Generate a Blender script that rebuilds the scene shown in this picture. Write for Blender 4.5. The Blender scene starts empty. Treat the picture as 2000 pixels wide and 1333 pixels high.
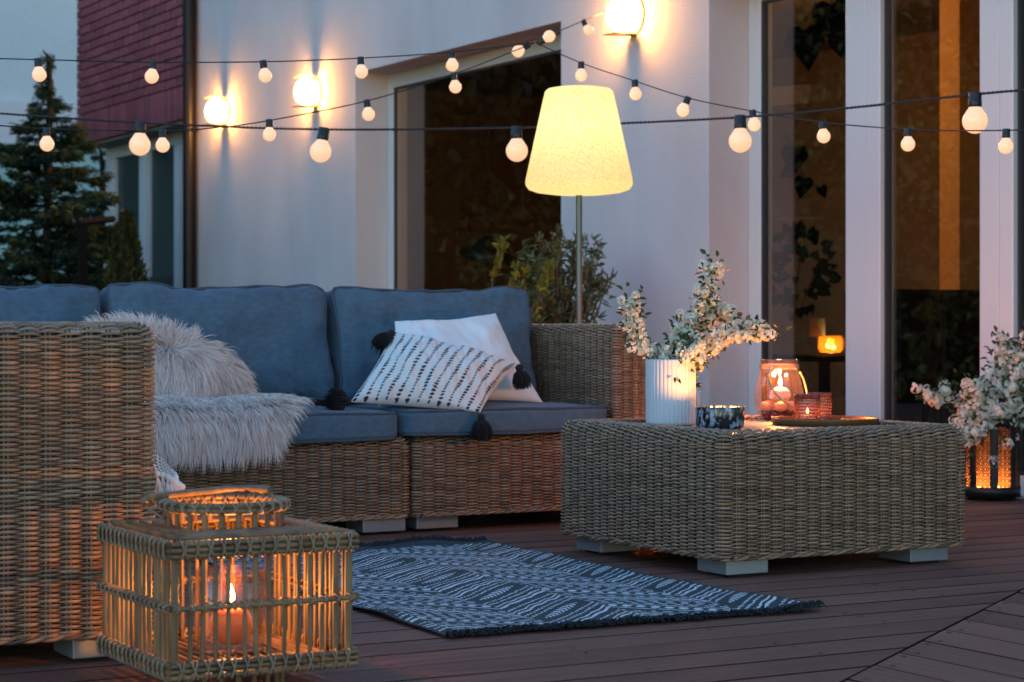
import bpy, math, random
import numpy as np
from mathutils import Matrix, Vector, noise as mnoise

rng = np.random.default_rng(7)
random.seed(7)
SC = bpy.context.scene
COL = SC.collection
PI = math.pi

# ------------------------------------------------------------------ camera, sky, sun, exposure
FPX, CX, YH, CAMH = 4050.0, 1000.0, 638.0, 0.66      # focal length and horizon of the 2000 px wide photograph
YAW = math.atan(2270 / 4050)
FW = np.array([math.sin(YAW), math.cos(YAW)])
RT = np.array([math.cos(YAW), -math.sin(YAW)])
cam_d = bpy.data.cameras.new('camera')
cam = bpy.data.objects.new('camera', cam_d)
COL.objects.link(cam)
SC.camera = cam
cam.location = (0, 0, CAMH)
cam.rotation_euler = (PI / 2, 0, -YAW)
cam_d.sensor_width = 36.0
cam_d.lens = FPX / 2000 * 36
cam_d.shift_y = (YH - 666.5) / 2000
cam_d.clip_start = 0.05
cam_d.clip_end = 400
cam_d.dof.use_dof = True
cam_d.dof.focus_distance = 5.2
cam_d.dof.aperture_fstop = 7.0

world = bpy.data.worlds.new('World')
SC.world = world
world.use_nodes = True
wn = world.node_tree.nodes
sky = wn.new('ShaderNodeTexSky')
sky.sky_type = 'NISHITA'
sky.sun_disc = False
SUN_EL, SUN_AZ = math.radians(9), math.radians(90)
sky.sun_elevation = SUN_EL
sky.sun_rotation = SUN_AZ
sky.air_density = 1.0
sky.dust_density = 0.0
sky.ozone_density = 2.6
bg = wn['Background']
bg.inputs['Strength'].default_value = 0.15
world.node_tree.links.new(sky.outputs[0], bg.inputs[0])

sun_d = bpy.data.lights.new('sun', 'SUN')
sun_d.energy = 0.15
sun_d.angle = math.radians(25)
sun_d.color = (1.0, 0.86, 0.72)
sun = bpy.data.objects.new('sun', sun_d)
COL.objects.link(sun)
sun.rotation_euler = (0, PI / 2 - SUN_EL, 0)   # the sun has sunk behind the house, towards +x like the sky's

SC.view_settings.view_transform = 'Standard'
SC.view_settings.look = 'None'
SC.view_settings.gamma = 1.0
SC.view_settings.exposure = 1.95
SC.render.engine = 'CYCLES'
SC.cycles.use_denoising = True
SC.cycles.max_bounces = 8
SC.cycles.transparent_max_bounces = 24
SC.cycles.sample_clamp_indirect = 4.0
SC.cycles.caustics_reflective = False
SC.cycles.caustics_refractive = False


# ------------------------------------------------------------------ placing: photograph point + a plane of the place -> world point
def ray(u, v):
    d = FW + RT * (u - CX) / FPX
    return np.array([d[0], d[1], -(v - YH) / FPX])


CAMP = np.array([0, 0, CAMH])


def on_z(u, v, z):
    d = ray(u, v)
    return CAMP + d * (z - CAMH) / d[2]


def on_x(u, v, x):
    d = ray(u, v)
    return CAMP + d * x / d[0]


def on_y(u, v, y):
    d = ray(u, v)
    return CAMP + d * y / d[1]


def at(u, v, depth):
    return CAMP + ray(u, v) * depth


# ------------------------------------------------------------------ materials
def mat(name, color=(.5, .5, .5), rough=.6, metal=0.0, spec=.5, emit=None, estr=0.0, vary=None, noise=None, bump=None,
        tint=None, sheen=0.0, objrand=0.0, coat=0.0):
    """vary=(color2, scale, detail, (sx,sy,sz)), noise bump=(scale, strength, distance, (sx,sy,sz)), tint=colour attribute name"""
    m = bpy.data.materials.new(name)
    m.use_nodes = True
    nt = m.node_tree
    N, L = nt.nodes, nt.links
    p = N['Principled BSDF']
    p.inputs['Base Color'].default_value = (*color, 1)
    p.inputs['Roughness'].default_value = rough
    p.inputs['Metallic'].default_value = metal
    p.inputs['Specular IOR Level'].default_value = spec
    p.inputs['Sheen Weight'].default_value = sheen
    p.inputs['Coat Weight'].default_value = coat
    if emit:
        p.inputs['Emission Color'].default_value = (*emit, 1)
        p.inputs['Emission Strength'].default_value = estr
    tc = N.new('ShaderNodeTexCoord')

    def mapped(s):
        mp = N.new('ShaderNodeMapping')
        mp.inputs['Scale'].default_value = s
        L.new(tc.outputs['Object'], mp.inputs[0])
        return mp.outputs[0]
    col = None
    if tint:
        at_ = N.new('ShaderNodeAttribute')
        at_.attribute_name = tint
        col = at_.outputs['Color']
    if vary:
        c2, sc, det, s3 = vary
        nz = N.new('ShaderNodeTexNoise')
        nz.inputs['Scale'].default_value = sc
        nz.inputs['Detail'].default_value = det
        L.new(mapped(s3), nz.inputs['Vector'])
        rp = N.new('ShaderNodeValToRGB')
        rp.color_ramp.elements[0].position = .35
        rp.color_ramp.elements[1].position = .68
        L.new(nz.outputs['Fac'], rp.inputs[0])
        mx = N.new('ShaderNodeMix')
        mx.data_type = 'RGBA'
        L.new(rp.outputs[0], mx.inputs['Factor'])
        if col is not None:
            L.new(col, mx.inputs['A'])
            ml = N.new('ShaderNodeMix')
            ml.data_type = 'RGBA'
            ml.blend_type = 'MULTIPLY'
            ml.inputs['Factor'].default_value = 1
            L.new(col, ml.inputs['A'])
            ml.inputs['B'].default_value = (*c2, 1)
            L.new(ml.outputs['Result'], mx.inputs['B'])
        else:
            mx.inputs['A'].default_value = (*color, 1)
            mx.inputs['B'].default_value = (*c2, 1)
        col = mx.outputs['Result']
    if objrand:
        oi = N.new('ShaderNodeObjectInfo')
        hs = N.new('ShaderNodeHueSaturation')
        mr = N.new('ShaderNodeMapRange')
        mr.inputs['To Min'].default_value = 1 - objrand
        mr.inputs['To Max'].default_value = 1 + objrand
        L.new(oi.outputs['Random'], mr.inputs['Value'])
        L.new(mr.outputs[0], hs.inputs['Value'])
        if col is not None:
            L.new(col, hs.inputs['Color'])
        else:
            hs.inputs['Color'].default_value = (*color, 1)
        col = hs.outputs[0]
    if col is not None:
        L.new(col, p.inputs['Base Color'])
    if bump:
        sc, st, dist, s3 = bump
        nz = N.new('ShaderNodeTexNoise')
        nz.inputs['Scale'].default_value = sc
        nz.inputs['Detail'].default_value = 3
        L.new(mapped(s3), nz.inputs['Vector'])
        b = N.new('ShaderNodeBump')
        b.inputs['Strength'].default_value = st
        b.inputs['Distance'].default_value = dist
        L.new(nz.outputs['Fac'], b.inputs['Height'])
        L.new(b.outputs[0], p.inputs['Normal'])
    return m


def glass_mat(name, tint=(1, 1, 1), refl=1.0, rough=0.0, ior=1.5, body=0.0, bcol=None):
    """thin pane: clear tinted glass with a real Fresnel reflection, letting light and shadow rays straight through"""
    m = bpy.data.materials.new(name)
    m.use_nodes = True
    nt = m.node_tree
    N, L = nt.nodes, nt.links
    for n in list(N):
        N.remove(n)
    out = N.new('ShaderNodeOutputMaterial')
    tr = N.new('ShaderNodeBsdfTransparent')
    tr.inputs[0].default_value = (*tint, 1)
    gl = N.new('ShaderNodeBsdfGlossy')
    gl.inputs['Roughness'].default_value = rough
    gl.inputs['Color'].default_value = (refl, refl, refl, 1)
    # Schlick reflectance, the same from both faces of the sheet
    lw = N.new('ShaderNodeLayerWeight')
    lw.inputs['Blend'].default_value = .5
    pw = N.new('ShaderNodeMath')
    pw.operation = 'POWER'
    pw.inputs[1].default_value = 5.0
    L.new(lw.outputs['Facing'], pw.inputs[0])
    r0 = ((ior - 1) / (ior + 1)) ** 2
    fr = N.new('ShaderNodeMath')
    fr.operation = 'MULTIPLY_ADD'
    fr.inputs[1].default_value = 1 - r0
    fr.inputs[2].default_value = r0
    L.new(pw.outputs[0], fr.inputs[0])
    mx = N.new('ShaderNodeMixShader')
    L.new(fr.outputs[0], mx.inputs[0])
    src = tr.outputs[0]
    if body:                       # coloured, slightly cloudy glass that takes up the light inside it
        tl = N.new('ShaderNodeBsdfTranslucent')
        tl.inputs[0].default_value = (*(bcol or tint), 1)
        m2 = N.new('ShaderNodeMixShader')
        m2.inputs[0].default_value = body
        L.new(src, m2.inputs[1])
        L.new(tl.outputs[0], m2.inputs[2])
        src = m2.outputs[0]
    L.new(src, mx.inputs[1])
    L.new(gl.outputs[0], mx.inputs[2])
    L.new(mx.outputs[0], out.inputs[0])
    return m


def leaf_mat(name, c1, c2, rough=.5, trans=.25):
    m = mat(name, c1, rough, tint='tint', spec=.35)
    nt = m.node_tree
    N, L = nt.nodes, nt.links
    p = N['Principled BSDF']
    out = N['Material Output']
    tl = N.new('ShaderNodeBsdfTranslucent')
    a = [n for n in N if n.type == 'ATTRIBUTE'][0]
    L.new(a.outputs['Color'], tl.inputs[0])
    mx = N.new('ShaderNodeMixShader')
    mx.inputs[0].default_value = trans
    L.new(p.outputs[0], mx.inputs[1])
    L.new(tl.outputs[0], mx.inputs[2])
    L.new(mx.outputs[0], out.inputs[0])
    return m


def emis(name, color, strength):
    m = bpy.data.materials.new(name)
    m.use_nodes = True
    N, L = m.node_tree.nodes, m.node_tree.links
    for n in list(N):
        N.remove(n)
    out = N.new('ShaderNodeOutputMaterial')
    e = N.new('ShaderNodeEmission')
    e.inputs[0].default_value = (*color, 1)
    e.inputs[1].default_value = strength
    L.new(e.outputs[0], out.inputs[0])
    return m


M = {}
M['plaster'] = mat('plaster', (.62, .565, .55), .9, vary=((.53, .485, .475), 2.2, 8, (1, 1, .45)), bump=(120, .6, .006, (1, 1, 1)))
M['reveal'] = mat('reveal_plaster', (.62, .59, .60), .85, bump=(160, .25, .003, (1, 1, 1)))
M['white_frame'] = mat('white_frame', (.64, .635, .62), .32)
M['gasket'] = mat('gasket', (.03, .03, .035), .5)
M['brick'] = mat('brick', (.34, .075, .080), .85, vary=((.24, .052, .060), 14, 4, (1, 1, 1)), bump=(60, .5, .004, (1, 1, 1)), objrand=.22)
M['mortar'] = mat('mortar', (.035, .018, .02), .95)
M['soffit'] = mat('soffit', (.34, .33, .33), .9)
M['pipe'] = mat('pipe', (.010, .006, .005), .4, spec=.25)
M['room'] = mat('room_wall', (.30, .20, .13), .9, vary=((.25, .16, .10), 1.5, 3, (1, 1, 1)))
M['room_orange'] = mat('room_wall_warm', (.62, .31, .10), .9)
M['room_floor'] = mat('room_floor', (.12, .075, .05), .5)
M['black'] = mat('black', (.012, .012, .013), .45)
M['pane'] = glass_mat('pane', (.74, .76, .74), 1.0, ior=1.95)      # double glazing: four reflecting faces
M['pane_dark'] = glass_mat('pane_garden', (.6, .66, .66), .4)
M['plank'] = mat('plank', (.245, .110, .076), .62, spec=.16, vary=((.135, .062, .050), 3.2, 6, (.7, 26, 1)), bump=(9, .5, .006, (.6, 60, 1)), objrand=.24)
M['plank_y'] = mat('plank_cross', (.245, .112, .080), .62, spec=.16, vary=((.135, .064, .052), 3.2, 6, (26, .7, 1)), bump=(9, .5, .006, (60, .6, 1)), objrand=.24)
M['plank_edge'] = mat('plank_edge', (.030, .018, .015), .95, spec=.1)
M['underdeck'] = mat('underdeck', (.02, .015, .013), .95)
M['screw'] = mat('screw', (.02, .014, .013), .5, metal=.6)
M['wicker'] = mat('wicker', (.2, .14, .09), .36, tint='tint', vary=((.72, .66, .62), 60, 3, (1, 1, 4)), spec=.4)
M['core'] = mat('wicker_core', (.018, .013, .010), .9)
M['alu'] = mat('aluminium_foot', (.30, .32, .345), .36, metal=.55, bump=(300, .08, .001, (1, 1, 1)))
M['rubber'] = mat('rubber', (.01, .01, .01), .8)
M['tabletop'] = mat('table_board', (.26, .235, .23), .6, vary=((.19, .17, .165), 5, 5, (1, 9, 1)))
M['denim'] = mat('cushion_fabric', (.074, .125, .176), .95, vary=((.054, .094, .138), 40, 9, (1, 1, 2.0)), bump=(240, .7, .002, (1, 1, 1)), sheen=.08)
M['piping'] = mat('cushion_piping', (.050, .072, .098), .9)
M['white_cloth'] = mat('white_cloth', (.68, .68, .69), .95, bump=(260, .25, .001, (1, 1, 1)), sheen=.2)
M['print_cloth'] = mat('printed_cloth', (.7, .7, .7), .95, tint='tint', bump=(320, .45, .0015, (1, 1, 1)), sheen=.15)
M['tassel'] = mat('tassel_yarn', (.008, .008, .010), .95, sheen=.0)
M['fur'] = mat('fur', (.45, .38, .37), .7, tint='tint', sheen=.3)
M['hide'] = mat('fur_hide', (.28, .23, .22), .95)
M['rug'] = mat('rug', (.1, .1, .1), .95, tint='tint', bump=(380, .5, .0015, (1, 1, 1)))
M['rug_under'] = mat('rug_under', (.02, .022, .026), .95)
M['fringe'] = mat('rug_fringe', (.014, .016, .020), .95)
M['cane'] = mat('bamboo_cane', (.215, .122, .050), .5, vary=((.095, .052, .024), 24, 4, (1, 1, .35)), objrand=.25)
M['lash'] = mat('rattan_lashing', (.235, .155, .095), .6, objrand=.2)
M['clear'] = glass_mat('clear_glass', (.94, .92, .90), 1.0, ior=1.75)
M['wax_orange'] = mat('wax_orange', (.62, .20, .10), .5, emit=(1, .16, .03), estr=.03)
M['wax_pink'] = mat('wax_pink', (.72, .36, .27), .5, emit=(1, .25, .08), estr=.04)
M['wax_white'] = mat('wax_white', (.75, .68, .58), .5)
for k_ in ('wax_orange', 'wax_pink', 'wax_white'):
    p_ = M[k_].node_tree.nodes['Principled BSDF']
    p_.inputs['Subsurface Weight'].default_value = .7
    p_.inputs['Subsurface Radius'].default_value = (1.0, .35, .15)
    p_.inputs['Subsurface Scale'].default_value = .02
M['petal_red'] = mat('potpourri', (.20, .045, .045), .8, vary=((.08, .02, .03), 30, 3, (1, 1, 1)))
M['wick'] = mat('wick', (.01, .01, .01), .9)
M['flame'] = emis('flame', (1.0, .60, .22), 14)
_n, _l = M['flame'].node_tree.nodes, M['flame'].node_tree.links        # glowing gas: lets light through
_tr, _ad = _n.new('ShaderNodeBsdfTransparent'), _n.new('ShaderNodeAddShader')
_em = [q for q in _n if q.type == 'EMISSION'][0]
_ot = [q for q in _n if q.type == 'OUTPUT_MATERIAL'][0]
_l.new(_em.outputs[0], _ad.inputs[0])
_l.new(_tr.outputs[0], _ad.inputs[1])
_l.new(_ad.outputs[0], _ot.inputs[0])
M['ceramic'] = mat('white_ceramic', (.56, .56, .58), .55)
M['mottle'] = mat('mottled_glaze', (.34, .40, .46), .22, vary=((.010, .008, .010), 95, 4, (1, 1, .55)), coat=.4)
for q_ in M['mottle'].node_tree.nodes:
    if q_.type == 'VALTORGB':
        q_.color_ramp.elements[0].position, q_.color_ramp.elements[1].position = .36, .50
M['jar'] = glass_mat('jar_glass', (.93, .78, .72), 1.0, ior=1.8, body=.008, bcol=(.9, .5, .36))
M['tumbler'] = glass_mat('tumbler_glass', (.62, .40, .30), 1.0, ior=1.8, body=.26, bcol=(.11, .05, .034))
nt_ = M['tumbler'].node_tree
at_ = nt_.nodes.new('ShaderNodeAttribute')
at_.attribute_name = 'tint'
for n_ in nt_.nodes:
    if n_.type == 'MIX_SHADER' and not n_.inputs[0].is_linked:      # the knobs are thicker, so cloudier, than the hollows between them
        nt_.links.new(at_.outputs['Fac'], n_.inputs[0])
M['rope'] = mat('rope', (.42, .30, .20), .9, bump=(500, .6, .001, (1, 1, 1)))
M['brass'] = mat('tray_brass', (.27, .12, .045), .4, metal=.55, vary=((.19, .08, .03), 9, 4, (1, 1, 1)))
M['steel'] = mat('steel', (.5, .5, .5), .3, metal=1)
M['blackmetal'] = mat('black_metal', (.012, .010, .009), .42, metal=.3)
M['pole'] = mat('lamp_pole', (.10, .135, .13), .35, metal=.5)
M['plastic_black'] = mat('socket_black', (.012, .011, .012), .4)
M['cable'] = mat('cable_black', (.012, .012, .014), .6)
M['bulb'] = mat('bulb_glass', (.45, .34, .26), .12, emit=(1.0, .56, .31), estr=.25)
M['sconce_glass'] = emis('sconce_glass', (1.0, .43, .09), 42)
M['sconce_metal'] = mat('sconce_metal', (.20, .15, .09), .4, metal=.5)
M['needle'] = leaf_mat('needle', (.05, .06, .02), None, .6, .15)
M['leaf'] = leaf_mat('leaf', (.05, .08, .03), None, .45, .25)
M['petal'] = leaf_mat('petal', (.8, .8, .75), None, .6, .35)
M['leaf_dark'] = mat('leaf_dark', (.004, .006, .003), .9, spec=.05)
M['bark'] = mat('bark', (.018, .013, .009), .95, bump=(40, .6, .01, (1, 1, .3)))
M['twig'] = mat('twig', (.10, .06, .032), .8)
M['grass'] = mat('lawn', (.035, .05, .02), .95, vary=((.02, .03, .012), 3, 5, (1, 1, 1)))
M['soil'] = mat('soil', (.03, .022, .016), .95)
M['terracotta'] = mat('terracotta', (.30, .12, .07), .8)
M['wood_dark'] = mat('dark_wood', (.014, .010, .008), .95, spec=.03)
M['amber'] = glass_mat('amber_glass', (.97, .66, .36), 1.0, body=.12, bcol=(.9, .4, .12))


def shade_mat():
    m = bpy.data.materials.new('lamp_shade')
    m.use_nodes = True
    N, L = m.node_tree.nodes, m.node_tree.links
    p = N['Principled BSDF']
    tc = N.new('ShaderNodeTexCoord')
    nz = N.new('ShaderNodeTexNoise')
    nz.inputs['Scale'].default_value = 130
    nz.inputs['Detail'].default_value = 2
    L.new(tc.outputs['Object'], nz.inputs['Vector'])
    rp = N.new('ShaderNodeValToRGB')
    rp.color_ramp.elements[0].position = .30
    rp.color_ramp.elements[0].color = (1.0, .74, .24, 1)
    rp.color_ramp.elements[1].position = .62
    rp.color_ramp.elements[1].color = (1.0, .97, .66, 1)
    L.new(nz.outputs['Fac'], rp.inputs[0])
    tl = N.new('ShaderNodeBsdfTranslucent')                    # thin plastic shade lit by the bulb inside it
    L.new(rp.outputs[0], tl.inputs[0])
    L.new(rp.outputs[0], p.inputs['Base Color'])
    mx = N.new('ShaderNodeMixShader')
    mx.inputs[0].default_value = .75
    L.new(p.outputs[0], mx.inputs[1])
    L.new(tl.outputs[0], mx.inputs[2])
    L.new(mx.outputs[0], N['Material Output'].inputs[0])
    p.inputs['Emission Color'].default_value = (1, .86, .42, 1)
    p.inputs['Emission Strength'].default_value = .22
    return m


M['shade'] = shade_mat()


# ------------------------------------------------------------------ mesh building
class MB:
    def __init__(self):
        self.V, self.F, self.C, self.n = [], [], [], 0

    def add(self, v, f, c=None):
        v = np.asarray(v, float).reshape(-1, 3)
        f = np.asarray(f, np.int64)
        self.V.append(v)
        self.F.append(f + self.n)
        if c is None:
            c = np.ones((len(v), 3)) * .5
        c = np.asarray(c, float)
        if c.ndim == 1:
            c = np.tile(c, (len(v), 1))
        self.C.append(c)
        self.n += len(v)
        return self

    def box(self, x0, x1, y0, y1, z0, z1, c=None):
        v = [(x, y, z) for z in (z0, z1) for y in (y0, y1) for x in (x0, x1)]
        f = [(0, 2, 3, 1), (4, 5, 7, 6), (0, 1, 5, 4), (2, 6, 7, 3), (0, 4, 6, 2), (1, 3, 7, 5)]
        return self.add(v, f, c)

    def grid(self, P, c=None, close_u=False, close_v=False, flip=False):
        """P: (nu, nv, 3)"""
        nu, nv = P.shape[:2]
        i = np.arange(nu if close_u else nu - 1)
        j = np.arange(nv if close_v else nv - 1)
        I, J = np.meshgrid(i, j, indexing='ij')
        I2, J2 = (I + 1) % nu, (J + 1) % nv
        f = np.stack([I * nv + J, I2 * nv + J, I2 * nv + J2, I * nv + J2], -1).reshape(-1, 4)
        if flip:
            f = f[:, ::-1]
        return self.add(P.reshape(-1, 3), f, None if c is None else np.asarray(c).reshape(-1, 3) if np.ndim(c) > 1 else c)

    def tube(self, pts, rad, n=8, closed=False, caps=True, c=None):
        pts = np.asarray(pts, float)
        m = len(pts)
        rad = np.broadcast_to(np.asarray(rad, float), (m,))
        if closed:
            t = np.roll(pts, -1, 0) - np.roll(pts, 1, 0)
        else:
            t = np.gradient(pts, axis=0)
        t /= np.linalg.norm(t, axis=1, keepdims=True) + 1e-12
        ref = np.array([0, 0, 1.0]) if abs(t[0][2]) < .9 else np.array([1.0, 0, 0])
        a = np.cross(t[0], ref)
        a /= np.linalg.norm(a)
        A = [a]
        for k in range(1, m):
            a = A[-1] - t[k] * np.dot(A[-1], t[k])
            a /= np.linalg.norm(a) + 1e-12
            A.append(a)
        A = np.array(A)
        B = np.cross(t, A)
        ph = np.linspace(0, 2 * PI, n, endpoint=False)
        P = pts[:, None] + rad[:, None, None] * (np.cos(ph)[None, :, None] * A[:, None] + np.sin(ph)[None, :, None] * B[:, None])
        base = self.n
        self.grid(P, c, close_u=closed, close_v=True, flip=True)
        if caps and not closed:
            for k, o in ((0, 1), (m - 1, -1)):
                cc = pts[k][None]
                idx = np.arange(n)
                ring = P[k]
                v = np.vstack([ring, cc])
                f = np.stack([idx, np.roll(idx, -o), np.full(n, n)], -1)
                self.add(v, f, c if c is None or np.ndim(c) == 1 else c[0])
        return self

    def lathe(self, prof, center=(0, 0, 0), n=32, c=None, axis=None):
        prof = np.asarray(prof, float)
        ph = np.linspace(0, 2 * PI, n, endpoint=False)
        P = np.stack([prof[:, 0:1] * np.cos(ph), prof[:, 0:1] * np.sin(ph), np.repeat(prof[:, 1:2], n, 1)], -1)
        if axis is not None:
            R = np.array(axis.to_3x3())
            P = P @ R.T
        P = P + np.asarray(center, float)
        return self.grid(P, c, close_v=True, flip=True)

    def ball(self, center, r, nu=10, nv=12, c=None, sq=(1, 1, 1)):
        th = np.linspace(0, PI, nu)
        pr = np.stack([np.sin(th), -np.cos(th)], -1)
        ph = np.linspace(0, 2 * PI, nv, endpoint=False)
        P = np.stack([pr[:, 0:1] * np.cos(ph), pr[:, 0:1] * np.sin(ph), np.repeat(pr[:, 1:2], nv, 1)], -1) * r * np.array(sq)
        return self.grid(P + np.asarray(center, float), c, close_v=True, flip=True)

    def mesh(self, name, smooth=True, colors=True):
        V = np.vstack(self.V).astype(np.float32)
        me = bpy.data.meshes.new(name)
        me.vertices.add(len(V))
        me.vertices.foreach_set('co', V.ravel())
        tri = [f for f in self.F if f.shape[1] == 3]
        quad = [f for f in self.F if f.shape[1] == 4]
        poly = [f for f in self.F if f.shape[1] > 4]
        loops, starts, tot = [], [], 0
        for group in (tri, quad):
            if group:
                g = np.vstack(group)
                k = g.shape[1]
                loops.append(g.ravel())
                starts.append(np.arange(len(g)) * k + tot)
                tot += g.size
        for g in poly:
            for row in g:
                loops.append(row)
                starts.append(np.array([tot]))
                tot += len(row)
        L = np.concatenate(loops)
        S = np.concatenate(starts)
        me.loops.add(len(L))
        me.loops.foreach_set('vertex_index', L.astype(np.int32))
        me.polygons.add(len(S))
        me.polygons.foreach_set('loop_start', S.astype(np.int32))
        me.update(calc_edges=True)
        if colors:
            ca = me.color_attributes.new('tint', 'FLOAT_COLOR', 'POINT')
            C = np.vstack(self.C)
            ca.data.foreach_set('color', np.hstack([C, np.ones((len(C), 1))]).astype(np.float32).ravel())
        me.polygons.foreach_set('use_smooth', np.full(len(S), bool(smooth)))
        me.validate()
        return me

    def build(self, name, material, parent=None, smooth=True, kind=None, bevel=0.0, colors=None):
        if colors is None:
            colors = M[material].name in ('wicker', 'fur', 'rug', 'printed_cloth', 'needle', 'leaf', 'petal')
        me = self.mesh(name, smooth, colors)
        me.materials.append(M[material])
        return link(name, me, parent, kind, bevel)


def link(name, me, parent=None, kind=None, bevel=0.0):
    o = bpy.data.objects.new(name, me)
    COL.objects.link(o)
    if parent is not None:
        setpar(o, parent)
    if kind:
        o['kind'] = kind
    if bevel:
        b = o.modifiers.new('bevel', 'BEVEL')
        b.width = bevel
        b.segments = 2
        b.limit_method = 'ANGLE'
        b.harden_normals = False
    return o


def wloc(o):
    v = Vector(o.get('_w', (0, 0, 0)))
    return v


ORIG = {}


def setpar(o, parent):
    o.parent = parent
    o.matrix_parent_inverse = Matrix.Translation(-ORIG.get(parent.name, Vector((0, 0, 0))))
    ORIG[o.name] = ORIG.get(o.name, Vector((0, 0, 0)))


def thing(name, label, cat, loc=(0, 0, 0), group=None):
    o = bpy.data.objects.new(name, None)
    COL.objects.link(o)
    o.empty_display_size = .1
    o.location = loc
    ORIG[o.name] = Vector(loc)
    return tag(o, label, cat, group)


def tag(o, label, cat, group=None):
    o['label'] = label
    o['category'] = cat
    if group:
        o['group'] = group
    return o


def struct(o):
    o['kind'] = 'structure'
    return o


def spline(pts, n=40):
    """Catmull-Rom through the points"""
    p = np.asarray(pts, float)
    p = np.vstack([2 * p[0] - p[1], p, 2 * p[-1] - p[-2]])
    seg = len(p) - 3
    out = []
    for t in np.linspace(0, seg - 1e-6, n):
        k = int(t)
        s = t - k
        a, b, c, d = p[k:k + 4]
        out.append(.5 * (2 * b + (c - a) * s + (2 * a - 5 * b + 4 * c - d) * s * s + (3 * b - a - 3 * c + d) * s ** 3))
    return np.array(out)


def point_light(name, loc, watts, color, radius, parent=None):
    d = bpy.data.lights.new(name, 'POINT')
    d.energy = watts
    d.color = color
    d.shadow_soft_size = radius
    o = bpy.data.objects.new(name, d)
    COL.objects.link(o)
    o.location = loc
    if parent is not None:
        setpar(o, parent)
    return o


WARM = (1.0, .38, .09)


def flame(parent, base, h=.03, watts=1.0, r=.006):
    b = np.array(base, float)
    m = MB()
    prof = [(0, 0), (r * .7, h * .12), (r, h * .3), (r * .75, h * .55), (r * .3, h * .82), (0, h)]
    m.lathe(prof, b + (0, 0, .004), 12)
    o = m.build('flame', 'flame', parent)
    w = MB().tube([b + (0, 0, -.004), b + (.0005, 0, .008)], .0012, 6)
    w.build('wick', 'wick', parent)
    point_light('flame_light', b + (0, 0, h * .5), watts, WARM, .012, parent)
    return o

# ------------------------------------------------------------------ ground and deck
WX, FX = 5.5, 5.72            # outer face of the house wall, plane of the window and door frames
g_ = MB()
g_.add([(-60, -30, -.16), (60, -30, -.16), (60, 90, -.16), (-60, 90, -.16)], [(0, 1, 2, 3)])
struct(g_.build('ground', 'grass', smooth=False, colors=False))

deck = thing('deck', 'red-brown composite deck boards', 'deck')
struct(deck)
del deck['category'], deck['label']
MB().box(-1.6, WX + .18, .2, 13.9, -.13, -.035).build('deck_base', 'underdeck', deck, smooth=False)
SLOPE = .684
BX, BY = 2.411, 3.058          # the mitre line where the two directions of boards meet


def clip(poly, a, b, c):
    """keep a*x+b*y<=c"""
    out = []
    for k in range(len(poly)):
        p, q = poly[k], poly[(k + 1) % len(poly)]
        dp, dq = a * p[0] + b * p[1] - c, a * q[0] + b * q[1] - c
        if dp <= 0:
            out.append(p)
        if dp * dq < 0:
            t = dp / (dp - dq)
            out.append((p[0] + (q[0] - p[0]) * t, p[1] + (q[1] - p[1]) * t))
    return out


def plank(poly, m, dz):
    n = len(poly)
    if n < 3:
        return
    cxp = sum(p[0] for p in poly) / n
    cyp = sum(p[1] for p in poly) / n
    v = [(p[0] - cxp, p[1] - cyp, z) for z in (-.024, 0) for p in poly]
    mb = MB()
    mb.add(v, [list(range(n, 2 * n))])
    mb.add(v, [(k, (k + 1) % n, n + (k + 1) % n, n + k) for k in range(n)])
    o = mb.build('plank', m, deck, smooth=False, bevel=.0035, colors=False)
    o.data.materials.append(M['plank_edge'])             # grimy edges and bevels; near-black also stands for shade in the gaps
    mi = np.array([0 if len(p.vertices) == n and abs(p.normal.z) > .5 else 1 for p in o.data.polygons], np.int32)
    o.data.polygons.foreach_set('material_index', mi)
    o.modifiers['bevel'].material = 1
    o.location = (cxp, cyp, dz)
    return o


PW, GAP = .137, .009
screws = MB()


def screw(x, y):
    a = np.linspace(0, 2 * PI, 7)[:-1]
    screws.add(np.stack([x + .0055 * np.cos(a), y + .0055 * np.sin(a), np.full(6, .0012)], -1), [list(range(6))])


nrm = (SLOPE, -1.0)           # SLOPE*x - y = const along the mitre line
cst = SLOPE * BX - BY
gapc = .004 * math.hypot(SLOPE, 1)
y = 1.43
k = 0
while y < 13.7:
    pl = clip([(-1.5, y), (WX + .17, y), (WX + .17, y + PW), (-1.5, y + PW)], nrm[0], nrm[1], cst - gapc)
    plank(pl, 'plank', random.uniform(-.0012, .0004))
    for x in np.arange(-1.1 + .0, WX, .41):
        if y < 7 and SLOPE * x - y < cst - .05:
            screw(x + random.uniform(-.006, .006), y + .022)
            screw(x + random.uniform(-.006, .006), y + PW - .022)
    y += PW + GAP
x = -1.2
while x < WX + .1:
    pl = clip([(x, .3), (x + PW, .3), (x + PW, 6.5), (x, 6.5)], -nrm[0], -nrm[1], -cst - gapc)
    plank(pl, 'plank_y', random.uniform(-.0012, .0004))
    yb = SLOPE * x - cst
    if yb > .6:
        screw(x + .022, yb - .03)
        screw(x + PW - .022, yb + .05)
        screw(x + .022, yb - .45)
        screw(x + PW - .022, yb - .43)
    x += PW + GAP
screws.build('screw', 'screw', deck, smooth=False, kind='stuff', colors=False)

# ------------------------------------------------------------------ the house
house = thing('house', 'pale plastered house with a red brick bay, a deep window and tall glazed doors', 'house', (WX, 9, 0))


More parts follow.
